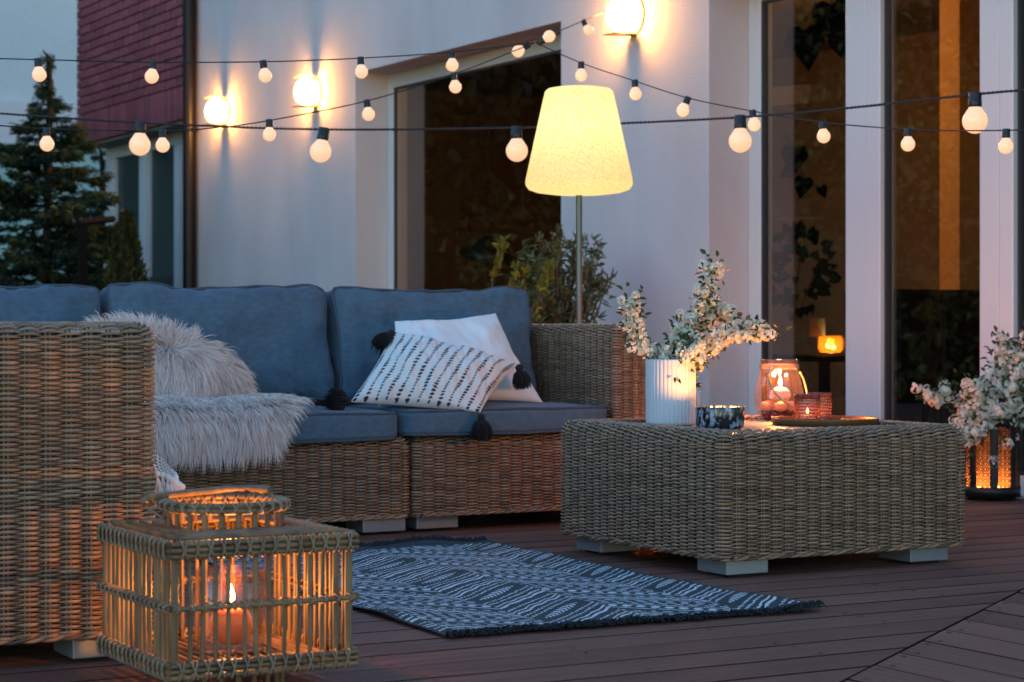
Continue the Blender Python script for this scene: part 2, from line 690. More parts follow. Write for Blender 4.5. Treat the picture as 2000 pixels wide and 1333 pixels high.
def wall_holes(x0, x1, ys, zs, holes):
    """a wall slab between planes x0 (front) and x1; cells of the ys/zs grid listed in holes are open, with reveals"""
    mb = MB()
    ny, nz = len(ys) - 1, len(zs) - 1
    solid = lambda i, j: 0 <= i < ny and 0 <= j < nz and (i, j) not in holes
    for i in range(ny):
        for j in range(nz):
            if not solid(i, j):
                continue
            a, b, c, d = ys[i], ys[i + 1], zs[j], zs[j + 1]
            mb.add([(x0, a, c), (x0, b, c), (x0, b, d), (x0, a, d)], [(0, 3, 2, 1)])
            mb.add([(x1, a, c), (x1, b, c), (x1, b, d), (x1, a, d)], [(0, 1, 2, 3)])
            if not solid(i - 1, j):
                mb.add([(x0, a, c), (x1, a, c), (x1, a, d), (x0, a, d)], [(0, 3, 2, 1)])
            if not solid(i + 1, j):
                mb.add([(x0, b, c), (x1, b, c), (x1, b, d), (x0, b, d)], [(0, 1, 2, 3)])
            if not solid(i, j - 1):
                mb.add([(x0, a, c), (x0, b, c), (x1, b, c), (x1, a, c)], [(0, 1, 2, 3)])
            if not solid(i, j + 1):
                mb.add([(x0, a, d), (x0, b, d), (x1, b, d), (x1, a, d)], [(0, 3, 2, 1)])
    return mb


HEAD = 2.25
WY0, WY1 = 9.29, 11.82
DY1 = 7.943
WSILL = .30
wall_holes(WX, 5.86, [1.0, 3.2, DY1, WY0, WY1, 14.62], [-.15, -.04, WSILL, HEAD, 4.6],
           {(1, 1), (1, 2), (3, 2)}).build('facade_wall', 'plaster', house, smooth=False)

# window beside the sofa: frame set back in the reveal
win = MB()
fx0, fx1 = FX, FX + .06
win.box(fx0, fx1, WY1 - .075, WY1 - .002, WSILL + .002, HEAD - .002)
win.box(fx0, fx1, WY0 + .002, WY0 + .075, WSILL + .002, HEAD - .002)
win.box(fx0, fx1, WY0 + .075, WY1 - .075, HEAD - .09, HEAD - .002)
win.box(fx0, fx1, WY0 + .075, WY1 - .075, WSILL + .002, WSILL + .09)
window = win.build('window', 'white_frame', house, smooth=False, bevel=.006)
wb = MB()
yy0, yy1, z0, z1 = WY0 + .075, WY1 - .075, WSILL + .09, HEAD - .09
for (a, b, c, d) in ((yy1 - .012, yy1 + .001, z0, z1), (yy0 - .001, yy0 + .012, z0, z1), (yy0, yy1, z1 - .012, z1 + .001), (yy0, yy1, z0 - .001, z0 + .012)):
    wb.box(fx0 + .012, fx0 + .03, a, b, c, d)
wb.build('glazing_bead', 'gasket', window, smooth=False)
MB().box(fx0 + .02, fx0 + .026, yy0 - .01, yy1 + .01, z0 - .01, z1 + .01).build('pane', 'pane', window, smooth=False)
MB().box(WX - .04, FX - .002, WY0 + .003, WY1 - .003, WSILL + .002, WSILL + .03).build('sill', 'white_frame', window, smooth=False, bevel=.004)

# tall glazed doors
door = MB()
dz1 = HEAD - .002
ed = [on_x(u, 600, FX)[1] for u in (1485, 1655, 1725, 1917, 1985)]     # pane edges read off the photograph, left to right
door.box(FX, FX + .07, ed[0], DY1 - .002, -.03, dz1)
door.box(FX, FX + .07, 3.204, ed[0], HEAD - .075, dz1)
door.box(FX, FX + .07, 3.204, ed[0], -.03, .075)
doors = door.build('glazed_door', 'white_frame', house, smooth=False, bevel=.005)


def sash(ya, yb, handle=None):
    """one sash: ya (right, nearer) .. yb"""
    m = MB()
    x0, x1 = FX - .014, FX + .05
    w = .012
    return m


for (yb, ya) in ((ed[1], ed[2]), (ed[3], ed[4])):
    mid = ya + (yb - ya) * .42
    m = MB()
    m.box(FX - .012, FX + .055, mid + .003, yb, .0752, HEAD - .0752)
    m.build('mullion', 'white_frame', doors, smooth=False, bevel=.006)
    m = MB()
    m.box(FX - .018, FX + .055, ya, mid - .003, .0752, HEAD - .0752)
    m.build('mullion', 'white_frame', doors, smooth=False, bevel=.006)
    MB().box(FX + .012, FX + .04, mid - .0031, mid + .0031, .0752, HEAD - .0752).build('seal', 'gasket', doors, smooth=False)
for (ya, yb) in ((ed[1], ed[0]), (ed[3], ed[2]), (3.9, ed[4]), (3.204, 3.8)):
    MB().box(FX + .022, FX + .028, ya + .001, yb - .001, .0755, HEAD - .0755).build('pane', 'pane', doors, smooth=False)
    b = MB()
    for (p, q) in ((ya - .001, ya + .013), (yb - .013, yb + .001)):
        b.box(FX + .006, FX + .034, p, q, .076, HEAD - .076)
    b.box(FX + .006, FX + .034, ya + .013, yb - .013, HEAD - .088, HEAD - .0751)
    b.box(FX + .006, FX + .034, ya + .013, yb - .013, .0751, .088)
    b.build('glazing_bead', 'gasket', doors, smooth=False)
MB().box(FX - .012, FX + .055, 3.8, 3.9, .0752, HEAD - .0752).build('mullion', 'white_frame', doors, smooth=False, bevel=.006)
hy = on_x(1738, 460, FX + .1)[1]
h_ = MB().tube(spline([(FX + .06, hy, .93), (FX + .1, hy, .935), (FX + .11, hy, .98), (FX + .11, hy, 1.06)], 14), .011, 8)
h_.build('handle', 'soffit', doors)
MB().box(WX + .095, FX - .004, 3.25, DY1 - .05, -.02, .012).build('threshold', 'white_frame', doors, smooth=False, bevel=.003)

# brick bay over a recessed strip window
BY0, BY1, BZ0, BZ1 = 14.735, 17.46, 2.222, 3.86
bay = MB().box(WX + .012, 7.2, BY0 - .1, BY1 - .004, BZ0 + .004, BZ1).build('brick_bay', 'mortar', house, smooth=False)
MB().box(WX + .02, 7.18, BY0 - .09, BY1 - .02, BZ0 - .018, BZ0 + .003).build('soffit', 'soffit', bay, smooth=False)


def brick_mesh(name, ly, lz, dx=.05):
    me = MB().box(-dx / 2, dx / 2, -ly / 2, ly / 2, -lz / 2, lz / 2).mesh(name, False, False)
    me.materials.append(M['brick'])
    return me


course, blen = .0755, .2475
bm_full, bm_half, bm_sol = brick_mesh('brick', blen - .018, course - .012), brick_mesh('brick_half', blen / 2 - .018, course - .012), brick_mesh('soldier_brick', course - .009, .245)


def put_brick(me, yc, zc):
    o = link('brick', me, bay, bevel=0)
    o.location = (WX + .026 - .025 + random.uniform(-.002, .002), yc, zc)


z = BZ0 + .128
y = BY1 - course / 2
while y > BY0 - .05:
    put_brick(bm_sol, y, z)
    y -= course
z = BZ0 + .255 + course / 2
row = 0
while z < 3.82:
    y = BY1 - (blen / 2 if row % 2 == 0 else blen / 4)
    first = row % 2 == 1
    while y > BY0 - .06:
        put_brick(bm_half if first else bm_full, y, z)
        y -= blen * (.75 if first else 1)
        first = False
    z += course
    row += 1
# end return of the bay (faces the garden)
RWX = 5.728
wz1 = BZ0 - .02
sw = MB()
ws = [on_x(u, 500, RWX)[1] for u in (206, 224, 271, 290, 339, 357)]
for a, b in ((ws[1], ws[0]), (ws[3], ws[2]), (ws[5], ws[4])):
    sw.box(RWX, RWX + .08, a, b, .2, wz1 - .1)
sw.box(RWX, RWX + .08, 14.7, ws[0], wz1 - .1, wz1)
sw.box(RWX, RWX + .08, 14.7, ws[0], .1, .2)
for a, b in ((ws[1], ws[0]), (ws[3], ws[2]), (ws[5], ws[4])):
    sw.box(RWX - .02, RWX - .0005, a + (b - a) * .15, a + (b - a) * .55, .22, wz1 - .12)
strip = sw.build('strip_window', 'white_frame', house, smooth=False, bevel=.006)
for a, b in ((ws[2], ws[1]), (ws[4], ws[3]), (14.7, ws[5])):
    MB().box(RWX + .03, RWX + .036, a + .001, b - .001, .201, wz1 - .101).build('pane', 'pane_dark', strip, smooth=False)
for a, b in ((ws[2], ws[1]), (ws[4], ws[3]), (14.7, ws[5])):
    MB().box(RWX + .012, RWX + .029, a, b, 1.02, 1.07).build('glazing_bar', 'gasket', strip, smooth=False)
MB().box(RWX, RWX + .3, 14.63, BY1 + .02, -.15, .0995).build('plinth', 'plaster', house, smooth=False)
MB().box(RWX + .9, RWX + 1.0, 14.63, 18.5, -.1, 2.2).build('room_wall', 'black', house, smooth=False)
MB().box(RWX + .09, RWX + .9, BY1 - .06, BY1, -.1, 2.2).build('side_wall', 'white_frame', house, smooth=False)

# downpipe at the corner
px, py = WX - .062, 14.60
pp = MB().tube([(px, py, 0), (px, py, 4.3)], .05, 16).build('downpipe', 'pipe', house)
for z in (.72, 2.12, 3.4):
    b = MB().tube([(px, py, z - .014), (px, py, z + .014)], .057, 16)
    b.box(px + .03, WX - .001, py - .012, py + .012, z - .011, z + .011)
    b.box(px - .01, px + .02, py - .085, py - .05, z - .01, z + .01)
    b.build('bracket', 'pipe', pp)

# rooms behind the glass
rm = MB()
rm.box(8.6, 8.7, 8.4, 14.6, -.05, 2.7)
rm.build('room_wall', 'room', house, smooth=False)
MB().box(5.87, 8.7, 14.45, 14.6, -.05, 2.7).build('room_wall', 'room', house, smooth=False)
MB().box(5.87, 9.2, 3.0, 14.6, -.12, -.02).build('room_floor', 'room_floor', house, smooth=False)
MB().box(5.87, 9.2, 3.0, 14.6, 2.5, 2.6).build('room_ceiling', 'room', house, smooth=False)
MB().box(7.42, 7.6, 8.10, 8.4, -.019, 2.499).build('room_pier', 'room_orange', house, smooth=False)
MB().box(9.1, 9.2, 3.0, 8.4, -.019, 2.499).build('room_wall', 'room', house, smooth=False)
MB().box(7.6, 9.2, 8.25, 8.4, -.019, 2.499).build('room_wall', 'room', house, smooth=False)
MB().box(5.87, 9.2, 2.9, 3.0, -.019, 2.499).build('room_wall', 'room', house, smooth=False)

# wall lamps
GL = 'wall lamps on the house facade'


def wall_lamp(y, z, label, s=1.0):
    t = thing('wall_lamp', label, 'wall lamp', (WX, y, z), GL)
    w, hh, dp = .060, .098, .145
    # a metal strap: back plate with a flat plate running out above and below
    m = MB()
    prof = [(-.004, -hh), (-dp, -hh)]
    m.lathe([(0, 0), (.098, 0), (.098, .011), (0, .012)], (WX - .0008, y, z), 40, axis=Matrix.Rotation(-PI / 2, 4, 'Y'))
    m.build('back_plate', 'sconce_metal', t, smooth=False)
    for sgn in (1, -1):
        m = MB()
        zz = z + sgn * hh
        m.box(WX - dp, WX - .0125, y - w, y + w, min(zz, zz - sgn * .004), max(zz, zz - sgn * .004))
        m.build('shield', 'sconce_metal', t, smooth=False, bevel=.0012)
    # frosted glass drum lying between the plates
    n = 24
    prof = [(0, 0), (.060, 0), (.078, .016), (.084, .045), (.080, .080), (.064, .108), (.036, .122), (0, .127)]
    ax = Matrix.Rotation(-PI / 2, 4, 'Y')
    MB().lathe(prof, (WX - .013, y, z), n, axis=ax).build('glass_drum', 'sconce_glass', t)
    return t


LAMPS = [(424, 218, 'wall lamp next to the dark downpipe, lowest in the row'),
         (600, 180, 'wall lamp on the plain wall between downpipe and deep window'),
         (1218, 30, 'largest wall lamp, between the deep window and the glazed doors')]
for u, v, lb in LAMPS:
    p = on_x(u, v, WX - .06)
    wall_lamp(p[1], p[2], lb)

# ------------------------------------------------------------------ woven wicker
def wicker_tints(n):
    pal = np.array([(.330, .205, .120), (.235, .145, .090), (.450, .305, .200), (.120, .080, .058), (.290, .205, .140), (.265, .215, .175)])
    w = np.array([.27, .2, .16, .13, .14, .10])
    return pal[rng.choice(len(pal), n, p=w)]


class Ring:
    """rounded rectangle x0..x1, y0..y1 sampled so that stakes stay aligned at any inset; sides: 0 front(y0) 1 right(x1) 2 back 3 left"""

    def __init__(self, x0, x1, y0, y1, rc, pitch=.041, k=5, show=(0, 1, 2, 3)):
        self.r = (x0, x1, y0, y1)
        self.rc = rc
        n = [max(2, round((b - a - 2 * rc) / pitch)) for a, b in ((x0, x1), (y0, y1), (x0, x1), (y0, y1))]
        if (sum(n) + 4) % 2:
            n[2] += 1
        seq = []                       # (kind, index, fraction, shown)
        for s in range(4):
            for q in range(n[s] * k):
                seq.append((0, s, q / (n[s] * k), s in show))
            c_show = s in show or ((s + 1) % 4) in show
            for q in range(k):
                seq.append((1, s, q / k, c_show))
        self.seq = seq
        self.k = k
        self.N = len(seq)
        self.kind = np.array([s[0] for s in seq])
        self.idx = np.array([s[1] for s in seq])
        self.fr = np.array([s[2] for s in seq])
        self.show = np.array([s[3] for s in seq])

    def at(self, d):
        x0, x1, y0, y1 = self.r
        r = max(self.rc - d, .006)
        x0, x1, y0, y1 = x0 + d, x1 - d, y0 + d, y1 - d
        cor = np.array([(x1 - r, y0 + r), (x1 - r, y1 - r), (x0 + r, y1 - r), (x0 + r, y0 + r)])   # after side 0,1,2,3
        a0 = np.array([-PI / 2, 0, PI / 2, PI])
        ang = a0[self.idx] + np.where(self.kind == 1, self.fr * PI / 2, 0)
        nr = np.stack([np.cos(ang), np.sin(ang)], -1)
        st = np.array([(x0 + r, y0), (x1, y0 + r), (x1 - r, y1), (x0, y1 - r)])
        en = np.array([(x1 - r, y0), (x1, y1 - r), (x0 + r, y1), (x0, y0 + r)])
        side = st[self.idx] + (en - st)[self.idx] * self.fr[:, None]
        corner = cor[self.idx] + r * nr
        return np.where((self.kind == 1)[:, None], corner, side), nr


def weave(ring, z0, z1, rt=.03, inset=.0, pitch=.0049, rad=.0033, amp=.0072, seed=0, stakes=True, top=True):
    """rows of cane going in front of and behind the stakes, up the sides, over the rounded top edge and inwards"""
    mb = MB()
    prof = []
    z = z0
    zt = z1 - (rt if top else 0)
    while z < zt:
        prof.append((0.0, z, 0.0))
        z += pitch
    if top:
        a = 0.0
        while a < PI / 2:
            prof.append((rt - rt * math.cos(a), zt + rt * math.sin(a), a))
            a += pitch / rt
        d = rt
        while d < inset:
            prof.append((d, z1, PI / 2))
            d += pitch
    N, k = ring.N, ring.k
    phase = np.arange(N) / k
    Vs, Cs = [], []
    ncs = 4
    phis = np.radians([-88, -30, 30, 88])
    wave = np.sin(PI * phase)
    wave = np.sign(wave) * np.abs(wave) ** .75
    nint = int(math.ceil(N / k))
    for ri, (d, z, th) in enumerate(prof):
        p, nr = ring.at(d)
        sgn = 1 if ri % 2 else -1
        w = wave * sgn
        Nn = np.column_stack([nr * math.cos(th), np.full(N, math.sin(th))])
        Bb = np.column_stack([-nr * math.sin(th), np.full(N, math.cos(th))])
        jit = np.interp(np.arange(N), np.linspace(0, N, nint // 2 + 2), rng.normal(0, .0005, nint // 2 + 2))
        c = np.column_stack([p, np.full(N, z)]) + Nn * (amp * w)[:, None] + Bb * jit[:, None]
        rr = rad * (1 + .08 * rng.normal()) * (.58 + .42 * np.clip(w, -1, 1))
        P = c[:, None] + rr[:, None, None] * (np.cos(phis)[None, :, None] * Nn[:, None] + np.sin(phis)[None, :, None] * Bb[:, None])
        Vs.append(P)
        base = wicker_tints(1)[0]
        per = wicker_tints(nint // 2 + 2)
        col = (np.array((.285, .180, .112)) * .34 + .15 * base + .55 * per[(np.arange(N) // k + ri % 2) // 2 % len(per)]) * np.array((.98, .90, .86))
        col = col * (1 + .12 * rng.normal(size=(N, 1)) * 0)
        Cs.append(np.repeat(col[:, None], ncs, 1))
    V = np.array(Vs)                   # rows, N, ncs, 3
    R = len(prof)
    keep = ring.show
    i = np.where(keep)[0]
    I = np.repeat(i, ncs - 1)
    J = np.tile(np.arange(ncs - 1), len(i))
    f1 = np.stack([I * ncs + J, ((I + 1) % N) * ncs + J, ((I + 1) % N) * ncs + J + 1, I * ncs + J + 1], -1)
    F = (f1[None] + (np.arange(R) * N * ncs)[:, None, None]).reshape(-1, 4)
    mb.add(V.reshape(-1, 3), F, np.array(Cs).reshape(-1, 3))
    if stakes:
        pr = np.array(prof)[::3]
        for s in range(nint):
            q = int((s + .5) * k)
            if q >= N or not ring.show[q]:
                continue
            for off in (-.0042, .0042):
                pts = []
                for (d, z, th) in pr:
                    p, nr = ring.at(d)
                    tang = np.array([-nr[q][1], nr[q][0]])
                    pos = np.append(p[q] + tang * off, z)
                    nn = np.append(nr[q] * math.cos(th), math.sin(th))
                    pts.append((pos, nn, np.append(tang, 0)))
                pos = np.array([a[0] for a in pts])
                nn = np.array([a[1] for a in pts])
                tg = np.array([a[2] for a in pts])
                P = np.stack([pos - tg * .0022 - nn * .002, pos + nn * .0016, pos + tg * .0022 - nn * .002], 1)
                mb.grid(P, np.array((.25, .175, .105)) * random.uniform(.7, 1.1), flip=True)
    return mb


def braid(mb, ring, d, z, r=.0046, amp=.0048, turns=.11, n=3, up=0.0):
    p, nr = ring.at(d)
    seg = np.linalg.norm(np.roll(p, -1, 0) - p, axis=1)
    s = np.concatenate([[0], np.cumsum(seg)[:-1]])
    tot = seg.sum()
    cyc = max(1, round(tot / turns))
    idx = np.where(ring.show)[0]
    # runs of shown samples
    runs, cur = [], [idx[0]]
    for a in idx[1:]:
        if a == cur[-1] + 1:
            cur.append(a)
        else:
            runs.append(cur)
            cur = [a]
    runs.append(cur)
    for st in range(n):
        ph = 2 * PI * (cyc * s / tot + st / n)
        c = np.column_stack([p + nr * (amp * np.cos(ph))[:, None], z + amp * np.sin(ph)])
        for r_ in runs:
            if len(r_) > 2:
                mb.tube(c[r_], r, 6, caps=False, c=wicker_tints(1)[0])


def foot(parent, x0, x1, y0, y1, h, drop=.008):
    """brushed metal block on a small black glide"""
    o = MB().box(x0, x1, y0, y1, drop, h).build('foot', 'alu', parent, smooth=False, bevel=.002)
    ix, iy = (x1 - x0) * .14, (y1 - y0) * .14
    MB().box(x0 + ix, x1 - ix, y0 + iy, y1 - iy, .0006, drop + .001).build('glide', 'rubber', o, smooth=False)
    return o


# ---- coffee table
TX0, TX1, TY0, TY1, TZ = 3.105, 3.935, 4.425, 5.255, .378
table = thing('coffee_table', 'square woven wicker coffee table on metal block feet', 'coffee table', (3.52, 4.84, 0))
rg = Ring(TX0, TX1, TY0, TY1, .035)
wv = weave(rg, .060, TZ, rt=.03, inset=.085)
braid(wv, rg, .002, .0555)
wv.build('woven_cane', 'wicker', table, kind='stuff')
MB().box(TX0 + .012, TX1 - .012, TY0 + .012, TY1 - .012, .056, TZ - .013).build('frame', 'core', table, smooth=False, bevel=.028)
MB().box(TX0 + .078, TX1 - .078, TY0 + .078, TY1 - .078, TZ - .02, TZ - .003).build('table_top', 'tabletop', table, smooth=False, bevel=.002)
TT = TZ - .003
for fx, fy in ((0, 0), (1, 0), (0, 1), (1, 1)):
    x0 = TX0 + .038 if not fx else TX1 - .038 - .135
    y0 = TY0 + .035 if not fy else TY1 - .035 - .135
    foot(table, x0, x0 + .135, y0, y0 + .135, .057)

# ---- sofa modules
GS = 'modules of the wicker corner sofa'
SF, SB = 5.93, 6.78            # front and back planes of the long row


def base_block(t, x0, x1, y0, y1, show, feet, z1=.300):
    r = Ring(x0, x1, y0, y1, .03, show=show)
    w = weave(r, .061, z1, rt=.022, inset=.05)
    braid(w, r, .002, .0565)
    w.build('seat_base', 'wicker', t, kind='stuff')
    MB().box(x0 + .012, x1 - .012, y0 + .012, y1 - .012, .057, z1 - .012).build('frame', 'core', t, smooth=False, bevel=.02)
    for (a, b) in feet:
        foot(t, a, a + .15, b, b + .13, .058)


def arm_block(t, name, x0, x1, y0, y1, show, z0=.061, z1=.66):
    hid = dict(pitch=.0085, rad=.0066) if name == 'back_rest' else {}
    r = Ring(x0, x1, y0, y1, .028, show=show, k=3 if hid else 5)
    w = weave(r, z0, z1, rt=.026, inset=min(.07, (min(x1 - x0, y1 - y0)) / 2 - .002), **hid)
    braid(w, r, .002, z0 - .004)
    w.build(name, 'wicker', t, kind='stuff')
    MB().box(x0 + .012, x1 - .012, y0 + .012, y1 - .012, z0 - .002, z1 - .012).build('frame', 'core', t, smooth=False, bevel=.02)


m_r = thing('sofa_module', 'wicker sofa module with a woven arm, behind the coffee table', 'sofa module', (3.4, 6.3, 0), GS)
base_block(m_r, 2.966, 3.712, SF, SB, (0, 3), ((2.99, SF + .03), (2.99, SB - .2)))
arm_block(m_r, 'arm_rest', 3.716, 3.846, SF - .012, SB + .02, (0, 1, 2, 3))
foot(m_r, 3.70, 3.835, SF + .03, SF + .16, .056)
arm_block(m_r, 'back_rest', 2.966, 3.712, SB - .13, SB, (2, 3), z0=.31)

m_l = thing('sofa_module', 'armless wicker sofa module under the fur throw', 'sofa module', (2.55, 6.3, 0), GS)
base_block(m_l, 2.155, 2.950, SF, SB, (0, 1), ((2.79, SF + .01), (2.17, SF + .01), (2.79, SB - .2)))
arm_block(m_l, 'back_rest', 2.155, 2.950, SB - .13, SB, (2,), z0=.31)

m_c = thing('sofa_module', 'wicker corner module behind the fur throw, mostly hidden by the front arm', 'sofa module', (1.75, 6.3, 0), GS)
base_block(m_c, 1.30, 2.150, SF, SB, (0,), ((1.32, SF + .03),))
arm_block(m_c, 'back_rest', 1.30, 2.150, SB - .13, SB, (2,), z0=.31)

AF = 3.94                       # outer face of the arm nearest the camera
m_f = thing('sofa_module', 'wicker sofa module with tall woven arm in the near corner beside the cane lantern', 'sofa module', (1.0, 4.4, 0), GS)
arm_block(m_f, 'arm_rest', .52, 1.396, AF, AF + .14, (0, 1, 3))
base_block(m_f, .52, 1.36, AF + .145, AF + 1.0, (1, 3), ((.56, AF + .8),))
foot(m_f, 1.235, 1.375, AF + .022, AF + .15, .056)
foot(m_f, .56, .70, AF + .022, AF + .15, .056)
arm_block(m_f, 'back_rest', .52, .65, AF + .145, AF + 1.0, (1, 3), z0=.31)
m_g = thing('sofa_module', 'wicker sofa module carrying the fringed blanket, hidden behind the near arm', 'sofa module', (1.0, 5.4, 0), GS)
base_block(m_g, .52, 1.36, AF + 1.005, SF - .005, (1, 3), ((.56, SF - .2), (1.19, AF + 1.04)))
arm_block(m_g, 'back_rest', .52, .65, AF + 1.005, SF - .005, (1, 3), z0=.31)


# ------------------------------------------------------------------ cushions
def wrinkle(P, amp, scale, seed):
    out = np.empty(len(P))
    for q, p in enumerate(P):
        v = Vector((p[0] * scale + seed, p[1] * scale * .8, p[2] * scale))
        out[q] = mnoise.noise(v) + .45 * mnoise.noise(v * 2.3)
    return out * amp


def box_cushion(name, c, half, tilt, bulge, label, cat, group, seed=0, p=11, wr=.006, n=26, ears=0.0, pipes=True):
    p = 20 if name == 'back_cushion' else p
    """boxy cushion: cube mapped onto a rounded body, bulged, wrinkled, with piped seams; tilt leans it back about x"""
    hx, hy, hz = half
    mb_n = n if name == 'seat_cushion' else 48
    t = np.linspace(-1, 1, mb_n)
    t = np.sign(t) * np.abs(t) ** .8
    U, W = np.meshgrid(t, t, indexing='ij')
    R = np.array(Matrix.Rotation(tilt, 3, 'X'))
    root = thing(name, label, cat, c, group)
    verts = []
    mb = MB()

    def body(q):
        nrm = (np.abs(q) ** p).sum(-1, keepdims=True) ** (1 / p)
        s = q / nrm
        b = s * np.array([hx, hy, hz])
        fall = (1 - np.clip(np.abs(s), 0, 1) ** 2)
        ax = np.argmin(half)
        o = [k for k in range(3) if k != ax]
        b[..., ax] += np.sign(s[..., ax]) * np.abs(s[..., ax]) * bulge * (fall[..., o[0]] * fall[..., o[1]]) ** .6
        # edges pulled in a little between the corners
        for a_, b_ in ((o[0], o[1]), (o[1], o[0])):
            b[..., a_] -= np.sign(s[..., a_]) * np.abs(s[..., a_]) ** 3 * ears * fall[..., b_]
        return b

    for ax in range(3):
        for sg in (-1, 1):
            q = np.empty(U.shape + (3,))
            o = [k for k in range(3) if k != ax]
            q[..., ax] = sg
            q[..., o[0]] = U
            q[..., o[1]] = W
            b = body(q)
            flat = b.reshape(-1, 3)
            dirn = flat / (np.linalg.norm(flat / np.array(half), axis=1, keepdims=True) * np.array(half))
            w = wrinkle(flat + np.array(c), wr, 7.0, seed) + wrinkle((flat + np.array(c)) * np.array((1, 1, .45)), wr * .42, 21.0, seed + 3)
            flat = flat + dirn * w[:, None]
            b = (flat @ R.T + np.array(c)).reshape(b.shape)
            fl = (sg > 0) == (ax == 1)
            mb.grid(b, flip=fl)
    o = mb.build('cover', 'denim', root, colors=False)
    me = o.data
    # merge the seams of the six sides
    import bmesh
    bm = bmesh.new()
    bm.from_mesh(me)
    bmesh.ops.remove_doubles(bm, verts=bm.verts, dist=.0004)
    bmesh.ops.recalc_face_normals(bm, faces=bm.faces)
    bm.to_mesh(me)
    bm.free()
    if pipes:
        ax = int(np.argmin(half))
        oo = [k for k in range(3) if k != ax]
        for sg in (-1, 1):
            ang = np.linspace(0, 2 * PI, 120, endpoint=False)
            q = np.zeros((120, 3))
            cs, sn = np.cos(ang), np.sin(ang)
            mx = np.maximum(np.abs(cs), np.abs(sn))
            q[:, oo[0]] = cs / mx
            q[:, oo[1]] = sn / mx
            q[:, ax] = sg * .90
            b = body(q)
            dirn = b / (np.linalg.norm(b / np.array(half), axis=1, keepdims=True) * np.array(half))
            w = wrinkle(b + np.array(c), wr, 7.0, seed)
            b = b + dirn * (w + .0030)[:, None]
            MB().tube(b @ R.T + np.array(c), .0052, 6, closed=True).build('piping', 'piping', root, colors=False)
    return root


GC, GB = 'seat cushions of the corner sofa', 'back cushions of the corner sofa'
box_cushion('seat_cushion', (2.525, 6.24, .345), (.392, .345, .044), 0, .012, 'blue-grey seat cushion partly covered by the fur throw', 'cushion', GC, 3, wr=.004)
box_cushion('seat_cushion', (3.308, 6.24, .352), (.392, .345, .040), 0, .012, 'blue-grey seat cushion under the white and striped pillows', 'cushion', GC, 9, wr=.004)
box_cushion('seat_cushion', (1.745, 6.24, .345), (.385, .345, .044), 0, .012, 'blue-grey corner seat cushion under the fur throw', 'cushion', GC, 5, wr=.004)
box_cushion('seat_cushion', (1.05, 4.52, .345), (.385, .42, .044), 0, .012, 'blue-grey seat cushion just behind the near woven arm', 'cushion', GC, 6, wr=.004)
box_cushion('seat_cushion', (1.02, 5.42, .345), (.345, .45, .044), 0, .012, 'blue-grey seat cushion under the fringed blanket', 'cushion', GC, 8, wr=.004)
TL = math.radians(-11)
box_cushion('back_cushion', (2.505, 6.475, .592), (.388, .072, .198), TL, .05, 'wide blue-grey back cushion beside the fur throw, middle of three', 'cushion', GB, 21, wr=.019, ears=.016)
box_cushion('back_cushion', (3.292, 6.475, .590), (.386, .072, .196), TL, .05, 'blue-grey back cushion behind the white pillow', 'cushion', GB, 34, wr=.019, ears=.018)
box_cushion('back_cushion', (1.72, 6.475, .590), (.385, .072, .196), TL, .05, 'blue-grey back cushion above the fur throw, next to the conifer', 'cushion', GB, 47, wr=.019, ears=.016)


# ------------------------------------------------------------------ loose pillows
def pillow_patch(BL, BR, TR, TL_, thick, n=56, pinch=.03, seed=1, wr=.006, pw=.42, front=.62):
    """sewn pillow over a bilinear patch through its four corners; returns front grid, back grid, s, t"""
    BL, BR, TR, TL_ = [np.asarray(a, float) for a in (BL, BR, TR, TL_)]
    s = np.linspace(0, 1, n)
    s = .5 - .5 * np.cos(PI * s) * (np.abs(np.cos(PI * s)) ** -.25 if False else 1)
    S, T = np.meshgrid(s, s, indexing='ij')
    cen = (BL + BR + TR + TL_) / 4
    base = ((1 - S) * (1 - T))[..., None] * BL + (S * (1 - T))[..., None] * BR + (S * T)[..., None] * TR + ((1 - S) * T)[..., None] * TL_
    N = np.cross(BR - BL, TL_ - BL)
    N /= np.linalg.norm(N)
    ea, eb = (BR - BL + TR - TL_) / 2, (TL_ - BL + TR - BR) / 2
    base = base - ((2 * S - 1) ** 3 * 4 * T * (1 - T) * pinch)[..., None] * ea / np.linalg.norm(ea)
    base = base - ((2 * T - 1) ** 3 * 4 * S * (1 - S) * pinch)[..., None] * eb / np.linalg.norm(eb)
    h = thick * np.clip(16 * S * (1 - S) * T * (1 - T), 0, 1) ** pw
    w = wrinkle(base.reshape(-1, 3), wr, 9.0, seed).reshape(h.shape) * np.clip(h / thick * 1.6, 0, 1)
    w = w + wrinkle(base.reshape(-1, 3) * np.array((1.6, 1, .6)), wr * .38, 26.0, seed + 5).reshape(h.shape) * np.clip(h / thick * 1.5, 0, 1)
    F = base + N * (h * front + w)[..., None]
    B = base - N * (h * (1 - front))[..., None]
    return F, B, S, T, N


